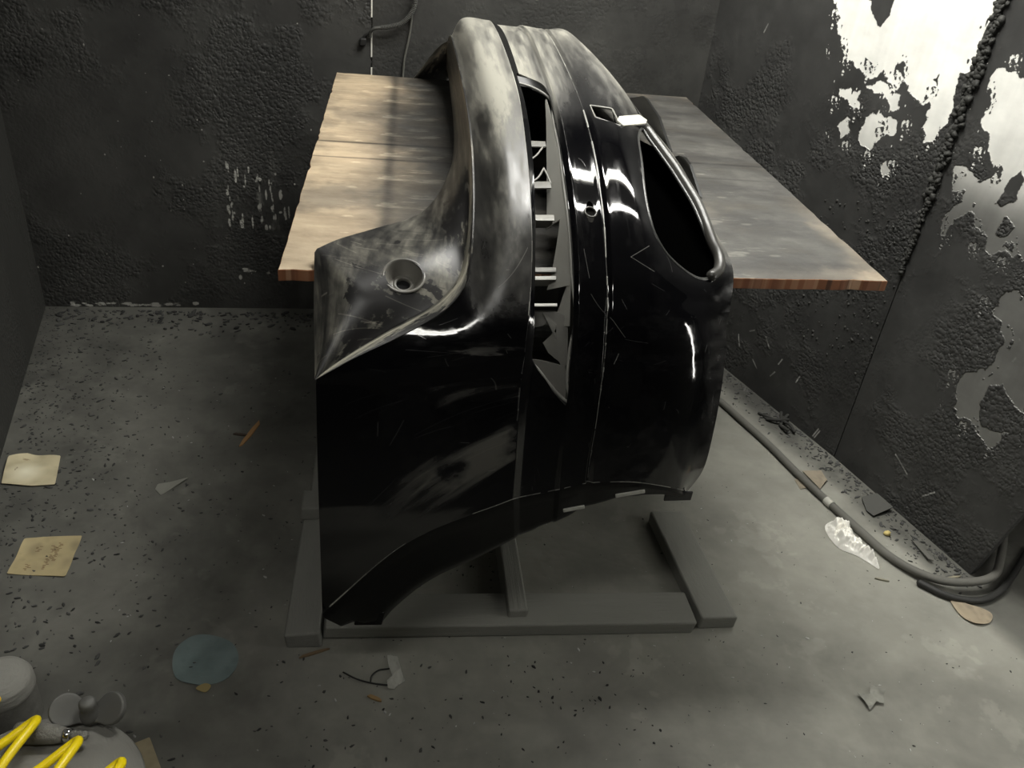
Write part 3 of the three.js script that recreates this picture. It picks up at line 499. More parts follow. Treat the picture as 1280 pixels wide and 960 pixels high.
  // wheel arch flange under the near wing
  { const N = 60, M = 10, P = [], U = [], I = [];
    for (let i = 0; i <= N; i++) { const v = 9 * i / N, a = V3(...skinAt(0, v)), taper = mix(1, .28, smooth(.12, .56, a.x)), wave = (nz(i * .031, .3) - .5) * .012, cutn = (v > .25 && v < .55 ? -.012 : 0);
      for (let j = 0; j <= M; j++) { const t = j / M, lipr = t > .82 ? (t - .82) / .18 : 0;
        const roll = t < .12 ? t / .12 : 1;
        P.push(a.x + .030 * t * smooth(.35, -.12, a.x) + .012 * t, a.y - .003 * Math.sin(roll * 1.57) - .145 * t * taper * (.45 + .55 * smooth(.0, .5, v)) + (wave + cutn) * t + .004 * lipr, a.z + .004 * roll - .030 * t - .010 * lipr); U.push(v / 9, t); } }
    for (let i = 0; i < N; i++) for (let j = 0; j < M; j++) { const a = i * (M + 1) + j; I.push(a, a + 1, a + M + 2, a, a + M + 2, a + M + 1); }
    const f = new THREE.BufferGeometry(); f.setAttribute('position', new THREE.Float32BufferAttribute(P, 3)); f.setAttribute('uv', new THREE.Float32BufferAttribute(U, 2)); f.setIndex(I); f.computeVertexNormals();
    const fl = mesh('arch_flange', thicken(f, .003), black, bumper); fl.userData.label = 'dark wheel arch flange';
    // torn ends, a corner tab, and pale strips painted as glints on the flange
    const glintStrip = (v, w, h, tilt) => { const a = V3(...skinAt(0, v)); return worn(w, h, .004, 0, 0, 0, v * 9, .0008, .0018).rotateZ(tilt).translate(a.x + .02, a.y - mix(.045, .022, smooth(5, 7, v)), a.z + .004); };
    for (const [v, w, h, t] of [[5.2, .04, .008, .25], [6.7, .055, .008, .2]]) mesh('clip', glintStrip(v, w, h, t), std({ color: 0xb5b4ac, roughness: .5 }), bumper);
    const e = V3(...skinAt(0, .25)); mesh('bracket_end', worn(.055, .04, .01, e.x + .05, e.y - .085, e.z - .022, 5, .003, .003), black, bumper);
    const k = V3(...skinAt(0, 8.4)); mesh('corner_tab', worn(.055, .022, .005, k.x + .0, k.y - .022, k.z - .01, 6, .002, .002).rotateZ(0), phys({ color: 0x2a2a2a, roughness: .25 }), bumper);
  }

  // grey insert behind the long slot
  const ins = new THREE.Group(); ins.name = 'grille_insert'; ins.userData.label = 'pale grey plastic grille insert with broken slats'; bumper.add(ins);
  const grey = std({ color: 0x8b8a84, roughness: .5 }), grey2 = std({ color: 0x6d6c67, roughness: .55 });
  const solid = (pts, t) => {                     // a fan or strip quad list turned into a plate: pts is rows of points
    const P = [], U = [], I = [], w = pts[0].length; pts.forEach((r, i) => r.forEach((p, j) => { P.push(p.x, p.y, p.z); U.push(j / (w - 1), i / (pts.length - 1)); }));
    for (let i = 0; i < pts.length - 1; i++) for (let j = 0; j < w - 1; j++) { const a = i * w + j; I.push(a, a + 1, a + w + 1, a, a + w + 1, a + w); }
    const q = new THREE.BufferGeometry(); q.setAttribute('position', new THREE.Float32BufferAttribute(P, 3)); q.setAttribute('uv', new THREE.Float32BufferAttribute(U, 2)); q.setIndex(I); q.computeVertexNormals(); return thicken(q, t);
  };
  const range = (a, b, n) => Array.from({ length: n + 1 }, (_, i) => a + (b - a) * i / n);
  mesh('frame', new THREE.TubeGeometry(new THREE.CatmullRomCurve3(HOLE_GRILLE.map(([u, v]) => under(mix(7.4, u, .985), mix(3.43, v, .97), .009)), true, 'centripetal'), 220, .0028, 8, true), grey, ins);
  // inner rim wall of the slot itself, a black return
  mesh('slot_rim', solid([...HOLE_GRILLE, HOLE_GRILLE[0]].map(([u, v]) => [under(u, v, .001), under(mix(7.4, u, .99), mix(3.43, v, .985), .014)]), .0015), trim, bumper);
  for (const [u0, u1, va, vb] of [[9.95, 11.9, 3.92, 3.50], [8.55, 10.3, 3.95, 3.48], [6.9, 8.75, 3.97, 3.55]])    // saw-tooth side walls
    mesh('side_wall', solid(range(u0, u1, 10).map((u) => { const t = (u1 - u) / (u1 - u0), v = mix(va, vb, Math.pow(t, .8)), d = mix(.012, .05, Math.pow(t, .8)); return [under(u, 3.96, .010), under(u, mix(3.96, v, .5), mix(.010, d, .5)), under(u, v, d)]; }), .002), grey, ins);
  for (const [u, d0, d1, m, du] of [[11.05, .020, .030, grey2, .0], [10.42, .020, .032, grey2, 0], [9.92, .020, .050, grey, -.02], [8.95, .025, .040, grey2, 0], [8.75, .025, .075, grey, 0], [7.95, .012, .030, grey, 0]])
    mesh('slat', solid([[2.82, 3.1, 3.35, 3.62].map((v) => under(u, v, d0)), [2.82, 3.1, 3.35, 3.62].map((v) => under(u + .10, v, d0 + .001)), [2.82, 3.1, 3.35, 3.62].map((v) => under(u + .10 + du, v, d1))], .0025), m, ins);
  for (const [u0, v0, u1, v1] of [[10.75, 2.9, 11.05, 3.5], [10.42, 2.95, 10.72, 3.45], [10.72, 3.45, 10.5, 3.62]]) mesh('rib', capped([under(u0, v0, .022), under((u0 + u1) / 2, (v0 + v1) / 2, .021), under(u1, v1, .022)], .0018, 10, 6), grey, ins);
  // broken flap in the near end: two torn plates with a dark gap between
  const poly = (uv, d, t, m, name) => { const c = uv.reduce((a, q) => [a[0] + q[0] / uv.length, a[1] + q[1] / uv.length], [0, 0]); mesh(name, solid([...uv, uv[0]].map(([u, v]) => [under(u, v, d), under(mix(u, c[0], .5), mix(v, c[1], .5), d), under(c[0] + (u - c[0]) * .001, c[1] + (v - c[1]) * .001, d)]), t), m, ins); };
  poly([[7.7, 3.25], [7.75, 3.6], [7.4, 3.93], [6, 3.95], [4.2, 3.96], [3.9, 3.85], [4.4, 3.75], [5.1, 3.45], [5.9, 3.28], [6.4, 3.5], [7.0, 3.62], [7.35, 3.45]], .018, .002, grey2, 'torn_flap');
  poly([[7.75, 2.84], [7.75, 3.4], [7.3, 3.5], [6.9, 3.3], [6.8, 3.1], [7.0, 2.84]], .028, .002, grey2, 'torn_flap');
  poly([[2.55, 4.0], [3.1, 3.5], [4.0, 3.13], [4.7, 2.92], [4.55, 3.3], [4.1, 3.9], [3.3, 3.97]], .014, .002, grey2, 'lower_flap');

  // rolled rim of the lower opening, tabs, and the bent bracket
  const rimPts = HOLE_RIGHT.map(([u, v]) => under(u, v, .002));
  mesh('opening_rim', new THREE.TubeGeometry(new THREE.CatmullRomCurve3(rimPts, true, 'centripetal'), 200, .0036, 8, true), phys({ color: 0x3a3a38, roughness: .3 }), bumper);
  const rightRim = [[8.86, 8.2], [8.96, 8.43], [9.22, 8.5], [9.5, 8.26], [9.8, 8.08], [10.1, 7.96], [10.39, 7.84], [10.6, 7.76], [10.84, 7.64], [11.08, 7.5], [11.2, 7.42]].map(([u, v]) => under(u, v, -.003));
  mesh('lip_beam', capped(rightRim, .0105, 90, 12), phys({ color: 0x3d3c39, roughness: .3 }), bumper);
  // black sheet added for the shade inside the opening
  mesh('opening_shade', solid(range(8.75, 11.5, 16).map((u) => { const k = smooth(8.7, 9.8, u); return [under(u, 6.75, .012), under(u, 7.3, mix(.016, .05, k)), under(u, 8.1, mix(.012, .03, k)), under(u, 8.65, .008)]; }), .002), phys({ color: 0x020202, roughness: 1, specularIntensity: 0 }), bumper);
  const plate = (pts, t) => { const s = new THREE.Shape(pts.map(([y, z]) => new THREE.Vector2(-z, y))); return new THREE.ExtrudeGeometry(s, { depth: t, bevelEnabled: true, bevelThickness: .001, bevelSize: .001, bevelSegments: 1 }).rotateY(-Math.PI / 2).rotateY(Math.PI).scale(1, 1, 1); };
  const tab = (pts) => { const P = pts.map(([x, y, z]) => V3(x, y, z)); const s = new THREE.Shape(P.map((p) => new THREE.Vector2(p.z, p.y))); const q = new THREE.ExtrudeGeometry(s, { depth: .005, bevelEnabled: true, bevelThickness: .0012, bevelSize: .0012, bevelSegments: 2 }); const a = q.attributes.position; for (let i = 0; i < a.count; i++) { const z = a.getX(i), y = a.getY(i), d = a.getZ(i); a.setXYZ(i, P[0].x + d, y, z); } const ix = q.index; q.computeVertexNormals(); return q; };
  for (const pts of [[[.70, .97, -2.548], [.70, 1.012, -2.40], [.70, 1.016, -2.352], [.70, 1.003, -2.21], [.70, .957, -2.061], [.70, .94, -2.07], [.70, .94, -2.5]], [[.70, .94, -2.056], [.70, .968, -1.99], [.70, .976, -1.95], [.70, .974, -1.903], [.70, .936, -1.79], [.70, .936, -1.85]]])
    mesh('fixing_tab', tab(pts), phys({ color: 0x191918, roughness: .35 }), bumper);
  { const s = new THREE.Shape(); const L = .135; s.moveTo(0, -.012); s.lineTo(L * .82, -.015); s.lineTo(L, -.006); s.lineTo(L * .95, .012); s.lineTo(.03, .014); s.lineTo(0, .004); s.closePath();
    for (const x of [.03, .075, .112]) { const h = new THREE.Path(); h.absarc(x, 0, .003, 0, 6.283, true); s.holes.push(h); }
    const q = new THREE.ExtrudeGeometry(s, { depth: .003, bevelEnabled: true, bevelThickness: .0008, bevelSize: .0008, bevelSegments: 1, curveSegments: 10 });
    const a = V3(.432, 1.135, -1.615), b = V3(.552, 1.11, -1.77), X = b.clone().sub(a).normalize(), Z = V3(-.05, .8, .6).addScaledVector(X, -V3(-.05, .8, .6).dot(X)).normalize(), Y = Z.clone().cross(X);
    q.applyMatrix4(new THREE.Matrix4().makeBasis(X, Y, Z).setPosition(a));
    mesh('bent_bracket', q, std({ color: 0xc9c7bd, roughness: .45 }), bumper).userData.label = 'pale bent bracket sticking out over the lower opening'; }
  // lamp hole trim and the round sensor hole
  mesh('small_slot_rim', new THREE.TubeGeometry(new THREE.CatmullRomCurve3(HOLE_LAMP.map(([u, v]) => under(u, v, .001)), true, 'catmullrom', .05), 60, .0022, 6, true), phys({ color: 0x8a8982, roughness: .35 }), bumper);
  { const c = under(9.93, 5.52, -.0005), n = skinN(9.93, 5.52), q = new THREE.Quaternion().setFromUnitVectors(V3(0, 0, 1), n); mesh('sensor_hole_rim', new THREE.TorusGeometry(.0105, .0016, 8, 30).applyQuaternion(q).translate(c.x, c.y, c.z), phys({ color: 0x55544f, roughness: .3 }), bumper); }
}
// ---------- things lying on the floor ----------
// a thin sheet with its outline given on the floor, lifted by lift(x, z) -> height
function sheetGeometry(poly, lift, t = .0012, n = 26, shift = [0, 0]) {
  const xs = poly.map((p) => p[0]), zs = poly.map((p) => p[1]), x0 = Math.min(...xs), x1 = Math.max(...xs), z0 = Math.min(...zs), z1 = Math.max(...zs);
  const us = Array.from({ length: n + 1 }, (_, i) => mix(z1 + .001, z0 - .001, i / n)), vs = Array.from({ length: n + 1 }, (_, i) => mix(x0 - .001, x1 + .001, i / n));
  const g = cutGrid((z, x) => [x - shift[0], t + .0006 + lift((x - x0) / (x1 - x0), (z - z0) / (z1 - z0), x, z), z - shift[1]], us, vs, (z, x) => -distTo(poly, x, z), (z, x) => [(x - x0) / (x1 - x0), 1 - (z - z0) / (z1 - z0)]);
  return thicken(g, t);
}
const centre = (poly) => poly.reduce((a, p) => [a[0] + p[0] / poly.length, a[1] + p[1] / poly.length], [0, 0]);
function sheet(name, label, category, poly, material, lift = () => 0, t = .0012, group) {
  const c = centre(poly), m = mesh(name, sheetGeometry(poly, lift, t, 30, c), material); m.position.set(c[0], 0, c[1]); return tag(m, label, category, group);
}
const paperTex = (seed, base, stain, print) => canvasTexture(256, 256, (c, w, h) => {
  c.fillStyle = base; c.fillRect(0, 0, w, h); const R = rng(seed);
  for (let i = 0; i < 70; i++) { const r = 8 + R() * 40, x = R() * w, y = R() * h, g = c.createRadialGradient(x, y, 0, x, y, r); g.addColorStop(0, stain + (.02 + R() * .10) + ')'); g.addColorStop(1, stain + '0)'); c.fillStyle = g; c.fillRect(x - r, y - r, 2 * r, 2 * r); }
  if (print) print(c, w, h, R);
});
const grit = (c, R, x, y, w, h, n) => { c.fillStyle = 'rgba(92,66,40,.62)'; for (let i = 0; i < n; i++) c.fillRect(x + R() * (w - 3), y + h * i / n, w * (.5 + R() * .5), h / n * .6); };
sheet('sandpaper_sheet', 'square tan sandpaper sheet by the left wall, pale and rippled, the farther of two', 'sandpaper',
  [[-1.031,-1.881],[-1.051,-1.989],[-1.009,-2.012],[-.92,-2.002],[-.895,-1.878],[-.951,-1.871]],
  std({ map: paperTex(4, '#cfc4a2', 'rgba(110,100,75,', (c, w, h, R) => { const g = c.createRadialGradient(110, 160, 5, 110, 160, 90); g.addColorStop(0, 'rgba(245,240,215,.8)'); g.addColorStop(1, 'rgba(245,240,215,0)'); c.fillStyle = g; c.fillRect(0, 0, w, h); grit(c, R, 58, 130, 10, 26, 4); grit(c, R, 60, 45, 26, 14, 3); }), roughness: .8 }),
  (s, t) => .006 * Math.sin(s * 5 + 1) ** 2 * (1 - t) + .010 * Math.exp(-((s - .35) ** 2 + (t - .55) ** 2) * 14) + .009 * smooth(.4, 0, s + t * .3) + .003 * t);
sheet('sandpaper_sheet', 'square tan sandpaper sheet with faint brown print, nearer the camera of two at left', 'sandpaper',
  [[-.895,-1.547],[-.892,-1.656],[-.855,-1.673],[-.765,-1.675],[-.76,-1.534]],
  std({ map: paperTex(6, '#b8a980', 'rgba(80,76,60,', (c, w, h, R) => { c.save(); grit(c, R, 66, 66, 18, 34, 6); grit(c, R, 58, 180, 18, 36, 6); grit(c, R, 128, 60, 20, 46, 7); grit(c, R, 152, 44, 18, 120, 19); grit(c, R, 132, 120, 18, 90, 14); c.restore(); }), roughness: .8 }),
  (s, t) => .012 * smooth(.35, 0, s + t * .4) + .003 * Math.sin(t * 6 + s * 2) ** 2);
sheet('sandpaper_sheet', 'corner of a tan sandpaper sheet tucked under the pot in the lower left corner', 'sandpaper',
  [[-.515,-1.066],[-.462,-1.09],[-.405,-.985],[-.50,-.97]], std({ map: paperTex(8, '#a3977a', 'rgba(70,66,50,'), roughness: .8 }), (s, t) => .004 * s);
sheet('sanding_disc', 'round grey-green sanding disc lying on the dusty floor in front of the pot', 'sandpaper',
  roundLoop([[-.459,-1.275],[-.457,-1.315],[-.432,-1.343],[-.383,-1.345],[-.34,-1.320],[-.322,-1.288],[-.323,-1.249],[-.342,-1.222],[-.39,-1.212],[-.44,-1.230]], 4),
  std({ map: paperTex(9, '#6f7d7c', 'rgba(60,72,74,', (c, w, h, R) => { c.fillStyle = 'rgba(150,160,158,.12)'; for (let i = 0; i < 40; i++) c.fillRect(R() * w, R() * h, 30, 1.5); }), roughness: .85 }),
  (s, t) => .003 * Math.sin(s * 5 + t * 3) ** 2);
sheet('sandpaper_strip', 'tongue-shaped tan sandpaper scrap on the floor below the hose bend', 'sandpaper',
  roundLoop([[1.485,-1.412],[1.502,-1.418],[1.516,-1.390],[1.553,-1.377],[1.569,-1.352],[1.545,-1.326],[1.506,-1.322],[1.481,-1.350]], 4), std({ map: paperTex(10, '#9d907a', 'rgba(60,58,50,'), roughness: .85 }), (s, t) => .003 + .004 * Math.sin(s * 4) ** 2);
sheet('paper_scrap', 'torn tan paper scrap on the floor side of the hose', 'paper', [[1.256,-1.911],[1.274,-1.923],[1.272,-1.905],[1.287,-1.872],[1.255,-1.865]], std({ map: paperTex(11, '#8f8674', 'rgba(60,58,50,'), roughness: .85 }), (s, t) => .003 * s);
sheet('paper_scrap', 'torn tan paper scrap on the wall side of the hose', 'paper', [[1.298,-1.952],[1.363,-1.952],[1.36,-1.904],[1.318,-1.862]], std({ map: paperTex(12, '#948a78', 'rgba(60,58,50,'), roughness: .85 }), (s, t) => .004 + .012 * smooth(.3, 1, s) * smooth(.3, 1, t));
sheet('paint_flake', 'large flat grey flake of paint lying against the foot of the right wall', 'flake', [[1.434,-1.82],[1.488,-1.83],[1.505,-1.763],[1.43,-1.735],[1.42,-1.76]], std({ color: 0x4d4d49, roughness: .8 }), (s, t) => .004 + .010 * s, .003);
sheet('paint_flake', 'narrow grey sliver of paint between the hose bend and the right wall', 'flake', [[1.498,-1.632],[1.515,-1.629],[1.512,-1.542],[1.500,-1.550]], std({ color: 0x62615b, roughness: .8 }), (s, t) => .002 + .008 * t, .003);
sheet('paint_flake', 'pale crumpled flake of dried paint on the open floor at lower right', 'flake', [[1.079,-1.13],[1.106,-1.122],[1.122,-1.148],[1.157,-1.14],[1.14,-1.12],[1.13,-1.098],[1.112,-1.103],[1.087,-1.083],[1.085,-1.105]], std({ map: paperTex(13, '#8f8f86', 'rgba(40,40,38,'), roughness: .7 }), (s, t, x, z) => .008 * nz(x * 6, z * 6) * 1.2, .001);
sheet('plastic_shard', 'pointed shard of clear grey plastic film on the floor left of the bumper', 'shard', [[-.633,-1.861],[-.631,-1.884],[-.553,-1.905],[-.612,-1.836]], phys({ color: 0xa6a69c, roughness: .3, transmission: .35, thickness: 0 }), (s, t) => .006 * smooth(.3, 1, s));
sheet('tape_scrap', 'crumpled strip of clear tape stuck to the black cable tie', 'tape', [[.005,-1.277],[.029,-1.271],[.034,-1.242],[.045,-1.206],[.029,-1.194],[.022,-1.182],[.008,-1.186],[.006,-1.207],[.018,-1.22],[.010,-1.24]], phys({ color: 0xc4c4bb, roughness: .3, transmission: .3, thickness: 0 }), (s, t, x, z) => .010 * nz(x * 5, z * 5), .0008);
sheet('leaf_scrap', 'small yellowish scrap just below the round sanding disc', 'scrap', roundLoop([[-.396,-1.203],[-.38,-1.215],[-.366,-1.209],[-.373,-1.193],[-.388,-1.197]], 3), std({ color: 0x9a8a5c, roughness: .8 }), () => .002);

// a broken sliver of wood along a line on the floor
function splinter(label, a, b, w, color, seed, h = .004) {
  const L = Math.hypot(b[0] - a[0], b[1] - a[1]), s = new THREE.Shape(), R = rng(seed);
  s.moveTo(-L / 2, -w * .3); s.lineTo(-L * .2, -w * .5); s.lineTo(L * .3, -w * .42); s.lineTo(L / 2, -w * .2); s.lineTo(L * .44, w * .2); s.lineTo(L * .1, w * .5); s.lineTo(-L * .38, w * .4); s.closePath();
  const g = new THREE.ExtrudeGeometry(s, { depth: h, bevelEnabled: true, bevelThickness: .0006, bevelSize: .0006, bevelSegments: 1 }).rotateX(-Math.PI / 2);
  const m = mesh('wood_splinter', g, std({ color, roughness: .8 })); m.position.set((a[0] + b[0]) / 2, .0008, (a[1] + b[1]) / 2); m.rotation.y = -Math.atan2(b[1] - a[1], b[0] - a[0]); return tag(m, label, 'splinter');
}
splinter('long orange wood splinter on the floor left of the bumper', [-.398, -2.19], [-.438, -2.058], .013, 0xa27c50, 1);
splinter('short dark wood splinter beside the long orange one', [-.467, -2.122], [-.424, -2.114], .008, 0x3f342a, 2);
splinter('short orange wood splinter below the black cable tie', [-.034, -1.171], [-.005, -1.156], .008, 0x937850, 3);
splinter('thin brown wood splinter at the front left corner of the timber base', [-.189, -1.277], [-.125, -1.300], .006, 0x6d5a42, 4);
splinter('pale thin stick in the bend of the hose', [1.515, -1.484], [1.565, -1.491], .006, 0x8c8672, 5);
splinter('pale thin stick on the floor between the white towel and the hose bend', [1.31, -1.49], [1.345, -1.478], .005, 0x8c8878, 6);

{ // cable tie
  const t = thing('cable_tie', 'thin black looped cable tie on the floor before the timber base', 'cable tie', [0, 0, 0]);
  mesh('strap', capped([[-.09, .002, -1.234], [-.061, .004, -1.214], [-.026, .003, -1.202], [.012, .004, -1.194]], .0018, 40, 6), std({ color: 0x161615, roughness: .6 }), t);
  mesh('tail', capped([[-.030, .003, -1.205], [-.028, .006, -1.218], [-.014, .007, -1.232], [.010, .005, -1.238]], .0016, 30, 6), std({ color: 0x161615, roughness: .6 }), t);
}
{ // paper towel
  const poly = roundLoop([[1.252,-1.665],[1.262,-1.70],[1.290,-1.716],[1.305,-1.700],[1.318,-1.70],[1.328,-1.672],[1.332,-1.64],[1.345,-1.592],[1.352,-1.56],[1.340,-1.524],[1.325,-1.545],[1.299,-1.577],[1.262,-1.605]], 4);
  const g = sheetGeometry(poly, (s, t, x, z) => { const e = clamp(-distTo(poly, x, z) / .02); const f = Math.abs(Math.sin((x * .8 + z * .5) * 95 + nz(x * 2, z * 2) * 9)) * .5 + Math.abs(Math.sin((x * .3 - z) * 60 + nz(z * 2, x * 2) * 7)) * .5; return e * (.010 + .042 * f * (.35 + nz(x * 3, z * 3))); }, .001, 90, [1.315, -1.62]);
  const m = mesh('paper_towel', g, std({ color: 0xf4f2ea, roughness: .75 })); m.position.set(1.315, 0, -1.62); tag(m, 'crumpled bright white paper towel on the floor beside the hose', 'paper towel');
}
{ // hose along the right wall
  const t = thing('air_hose', 'dusty grey rubber hose running along the foot of the right wall', 'hose', [0, 0, 0]), r = .0115, m = std({ color: 0x64635d, roughness: .75 });
  mesh('hose_run', capped([[1.07,-2.55],[1.119,-2.418],[1.154,-2.326],[1.193,-2.205],[1.232,-2.083],[1.273,-1.916],[1.315,-1.776],[1.356,-1.651],[1.386,-1.566],[1.424,-1.504],[1.479,-1.456],[1.552,-1.44],[1.633,-1.461],[1.70,-1.53],[1.80,-1.66]].map(([x, z], i) => [x, r + .0015 + (i > 10 ? .021 : i > 9 ? .012 : i > 8 ? .004 : 0), z]), r, 160, 12), m, t);
  const c = V3(1.311, r + .0015, -1.789), d = V3(.042, 0, .14).normalize();
  mesh('tape_band', new THREE.CylinderGeometry(r + .0012, r + .0012, .026, 18).applyQuaternion(new THREE.Quaternion().setFromUnitVectors(V3(0, 1, 0), d)).translate(c.x, c.y, c.z), std({ color: 0xb9b8ae, roughness: .6 }), t);
  const t2 = mesh('air_hose', capped([[1.425,-1.462],[1.475,-1.416],[1.548,-1.396],[1.62,-1.416],[1.715,-1.483],[1.84,-1.59]].map(([x, z]) => [x, .0105, z]), .0095, 80, 10), std({ color: 0x2c2c2a, roughness: .6 }));
  tag(t2, 'second darker hose lying under the bend of the grey hose', 'hose');
}
{ // twig-like lump of dried paint strands
  const t = mesh('paint_strands', mergeGeometries([[[1.274,-2.272],[1.305,-2.224],[1.345,-2.21]], [[1.351,-2.264],[1.34,-2.225],[1.35,-2.19],[1.355,-2.155]], [[1.377,-2.255],[1.35,-2.23],[1.325,-2.20],[1.329,-2.155]], [[1.29,-2.235],[1.32,-2.215],[1.36,-2.225]]].map((p, i) => capped(p.map(([x, z], k) => [x, .006 + .012 * Math.sin(k * 2 + i) ** 2, z]), .0045 + i * .0008, 18, 6))), std({ color: 0x2d2d2a, roughness: .8 }));
  tag(t, 'tangled dark strands of dried paint by the right wall behind the bumper', 'debris');
  const R = rng(8), g = mergeVertices(new THREE.IcosahedronGeometry(.010, 1).deleteAttribute('normal').deleteAttribute('uv')), p = g.attributes.position; for (let i = 0; i < p.count; i++) { const f = .7 + R() * .6; p.setXYZ(i, p.getX(i) * f, p.getY(i) * f * .7, p.getZ(i) * f); } g.computeVertexNormals();
  const y = mesh('foam_crumb', g, std({ color: 0xd2bf7d, roughness: .8 })); y.position.set(1.436, .007, -1.662); tag(y, 'small pale yellow crumb between the hose and the right wall', 'crumb');
}
{ // loose dirt nobody could count: chips of dried paint on the floor
  const R = rng(2024), base = mergeVertices(new THREE.IcosahedronGeometry(1, 1).deleteAttribute('normal').deleteAttribute('uv')), p = base.attributes.position;
  for (let i = 0; i < p.count; i++) { const f = .65 + R() * .6; p.setXYZ(i, p.getX(i) * f, p.getY(i) * f * .45, p.getZ(i) * f * .8); } base.computeVertexNormals();
  const N = 4200, inst = new THREE.InstancedMesh(base, std({ color: 0xffffff, roughness: .85 }), N), M = new THREE.Matrix4(), q = new THREE.Quaternion(), e = new THREE.Euler(), c = new THREE.Color(); let n = 0;
  const put = (x, z, r, k) => { if (n >= N) return; e.set((R() - .5) * .5, R() * 6.3, (R() - .5) * .5); M.compose(V3(x, r * .3, z), q.setFromEuler(e), V3(r * (1 + R()), r * .8, r)); inst.setMatrixAt(n, M); inst.setColorAt(n, c.setRGB(k, k, k * .94)); n++; };
  const wallX = (z) => -1.262 + (z + 2.908) * .2, rightX = (z) => 1.443 + (z + 2.032) * (z > -2.032 ? .293 : .343);
  for (let i = 0; i < 1500; i++) { const z = -2.9 + R() * 2.0, x = wallX(z) + .02 + R() * R() * .55 + (nz(z * .7, i * .001) - .5) * .1; put(x, z, .0016 + R() * R() * .0042, .022 + R() * .06); }
  for (let i = 0; i < 260; i++) { const x = -1.2 + R() * .9; put(x, -2.88 + R() * R() * .22 - .04 * (x + 1.2), .003 + R() * R() * .009, .012 + R() * .05); }
  for (let i = 0; i < 700; i++) { const z = -2.6 + R() * 1.15, x = rightX(z) - .01 - R() * R() * .14; put(x, z, .0015 + R() * R() * .006, .02 + R() * .07); }
  for (let i = 0; i < 900; i++) { const x = -.9 + R() * 1.2, z = -2.6 + R() * 1.7; put(x, z, .001 + R() * R() * .0035, R() < .15 ? .35 : .012 + R() * .05); }
  for (let i = 0; i < 460; i++) { const x = .0 + R() * 1.6, z = -1.95 + R() * 1.1; if (x > rightX(z) - .03) continue; put(x, z, .0008 + R() * R() * R() * .004, R() < .35 ? .45 : .015 + R() * .04); }
  for (let i = 0; i < 55; i++) { const a = R() * 6.3, d = R() * .3; put(.46 + Math.cos(a) * d, -1.13 + Math.sin(a) * d * .5, .0012 + R() * R() * .0035, .012); }
  inst.count = n; inst.name = 'paint_chips'; inst.castShadow = inst.receiveShadow = true; inst.userData.kind = 'stuff'; scene.add(inst);
  tag(inst, 'loose chips of dried black paint and dust strewn over the floor', 'debris');
}

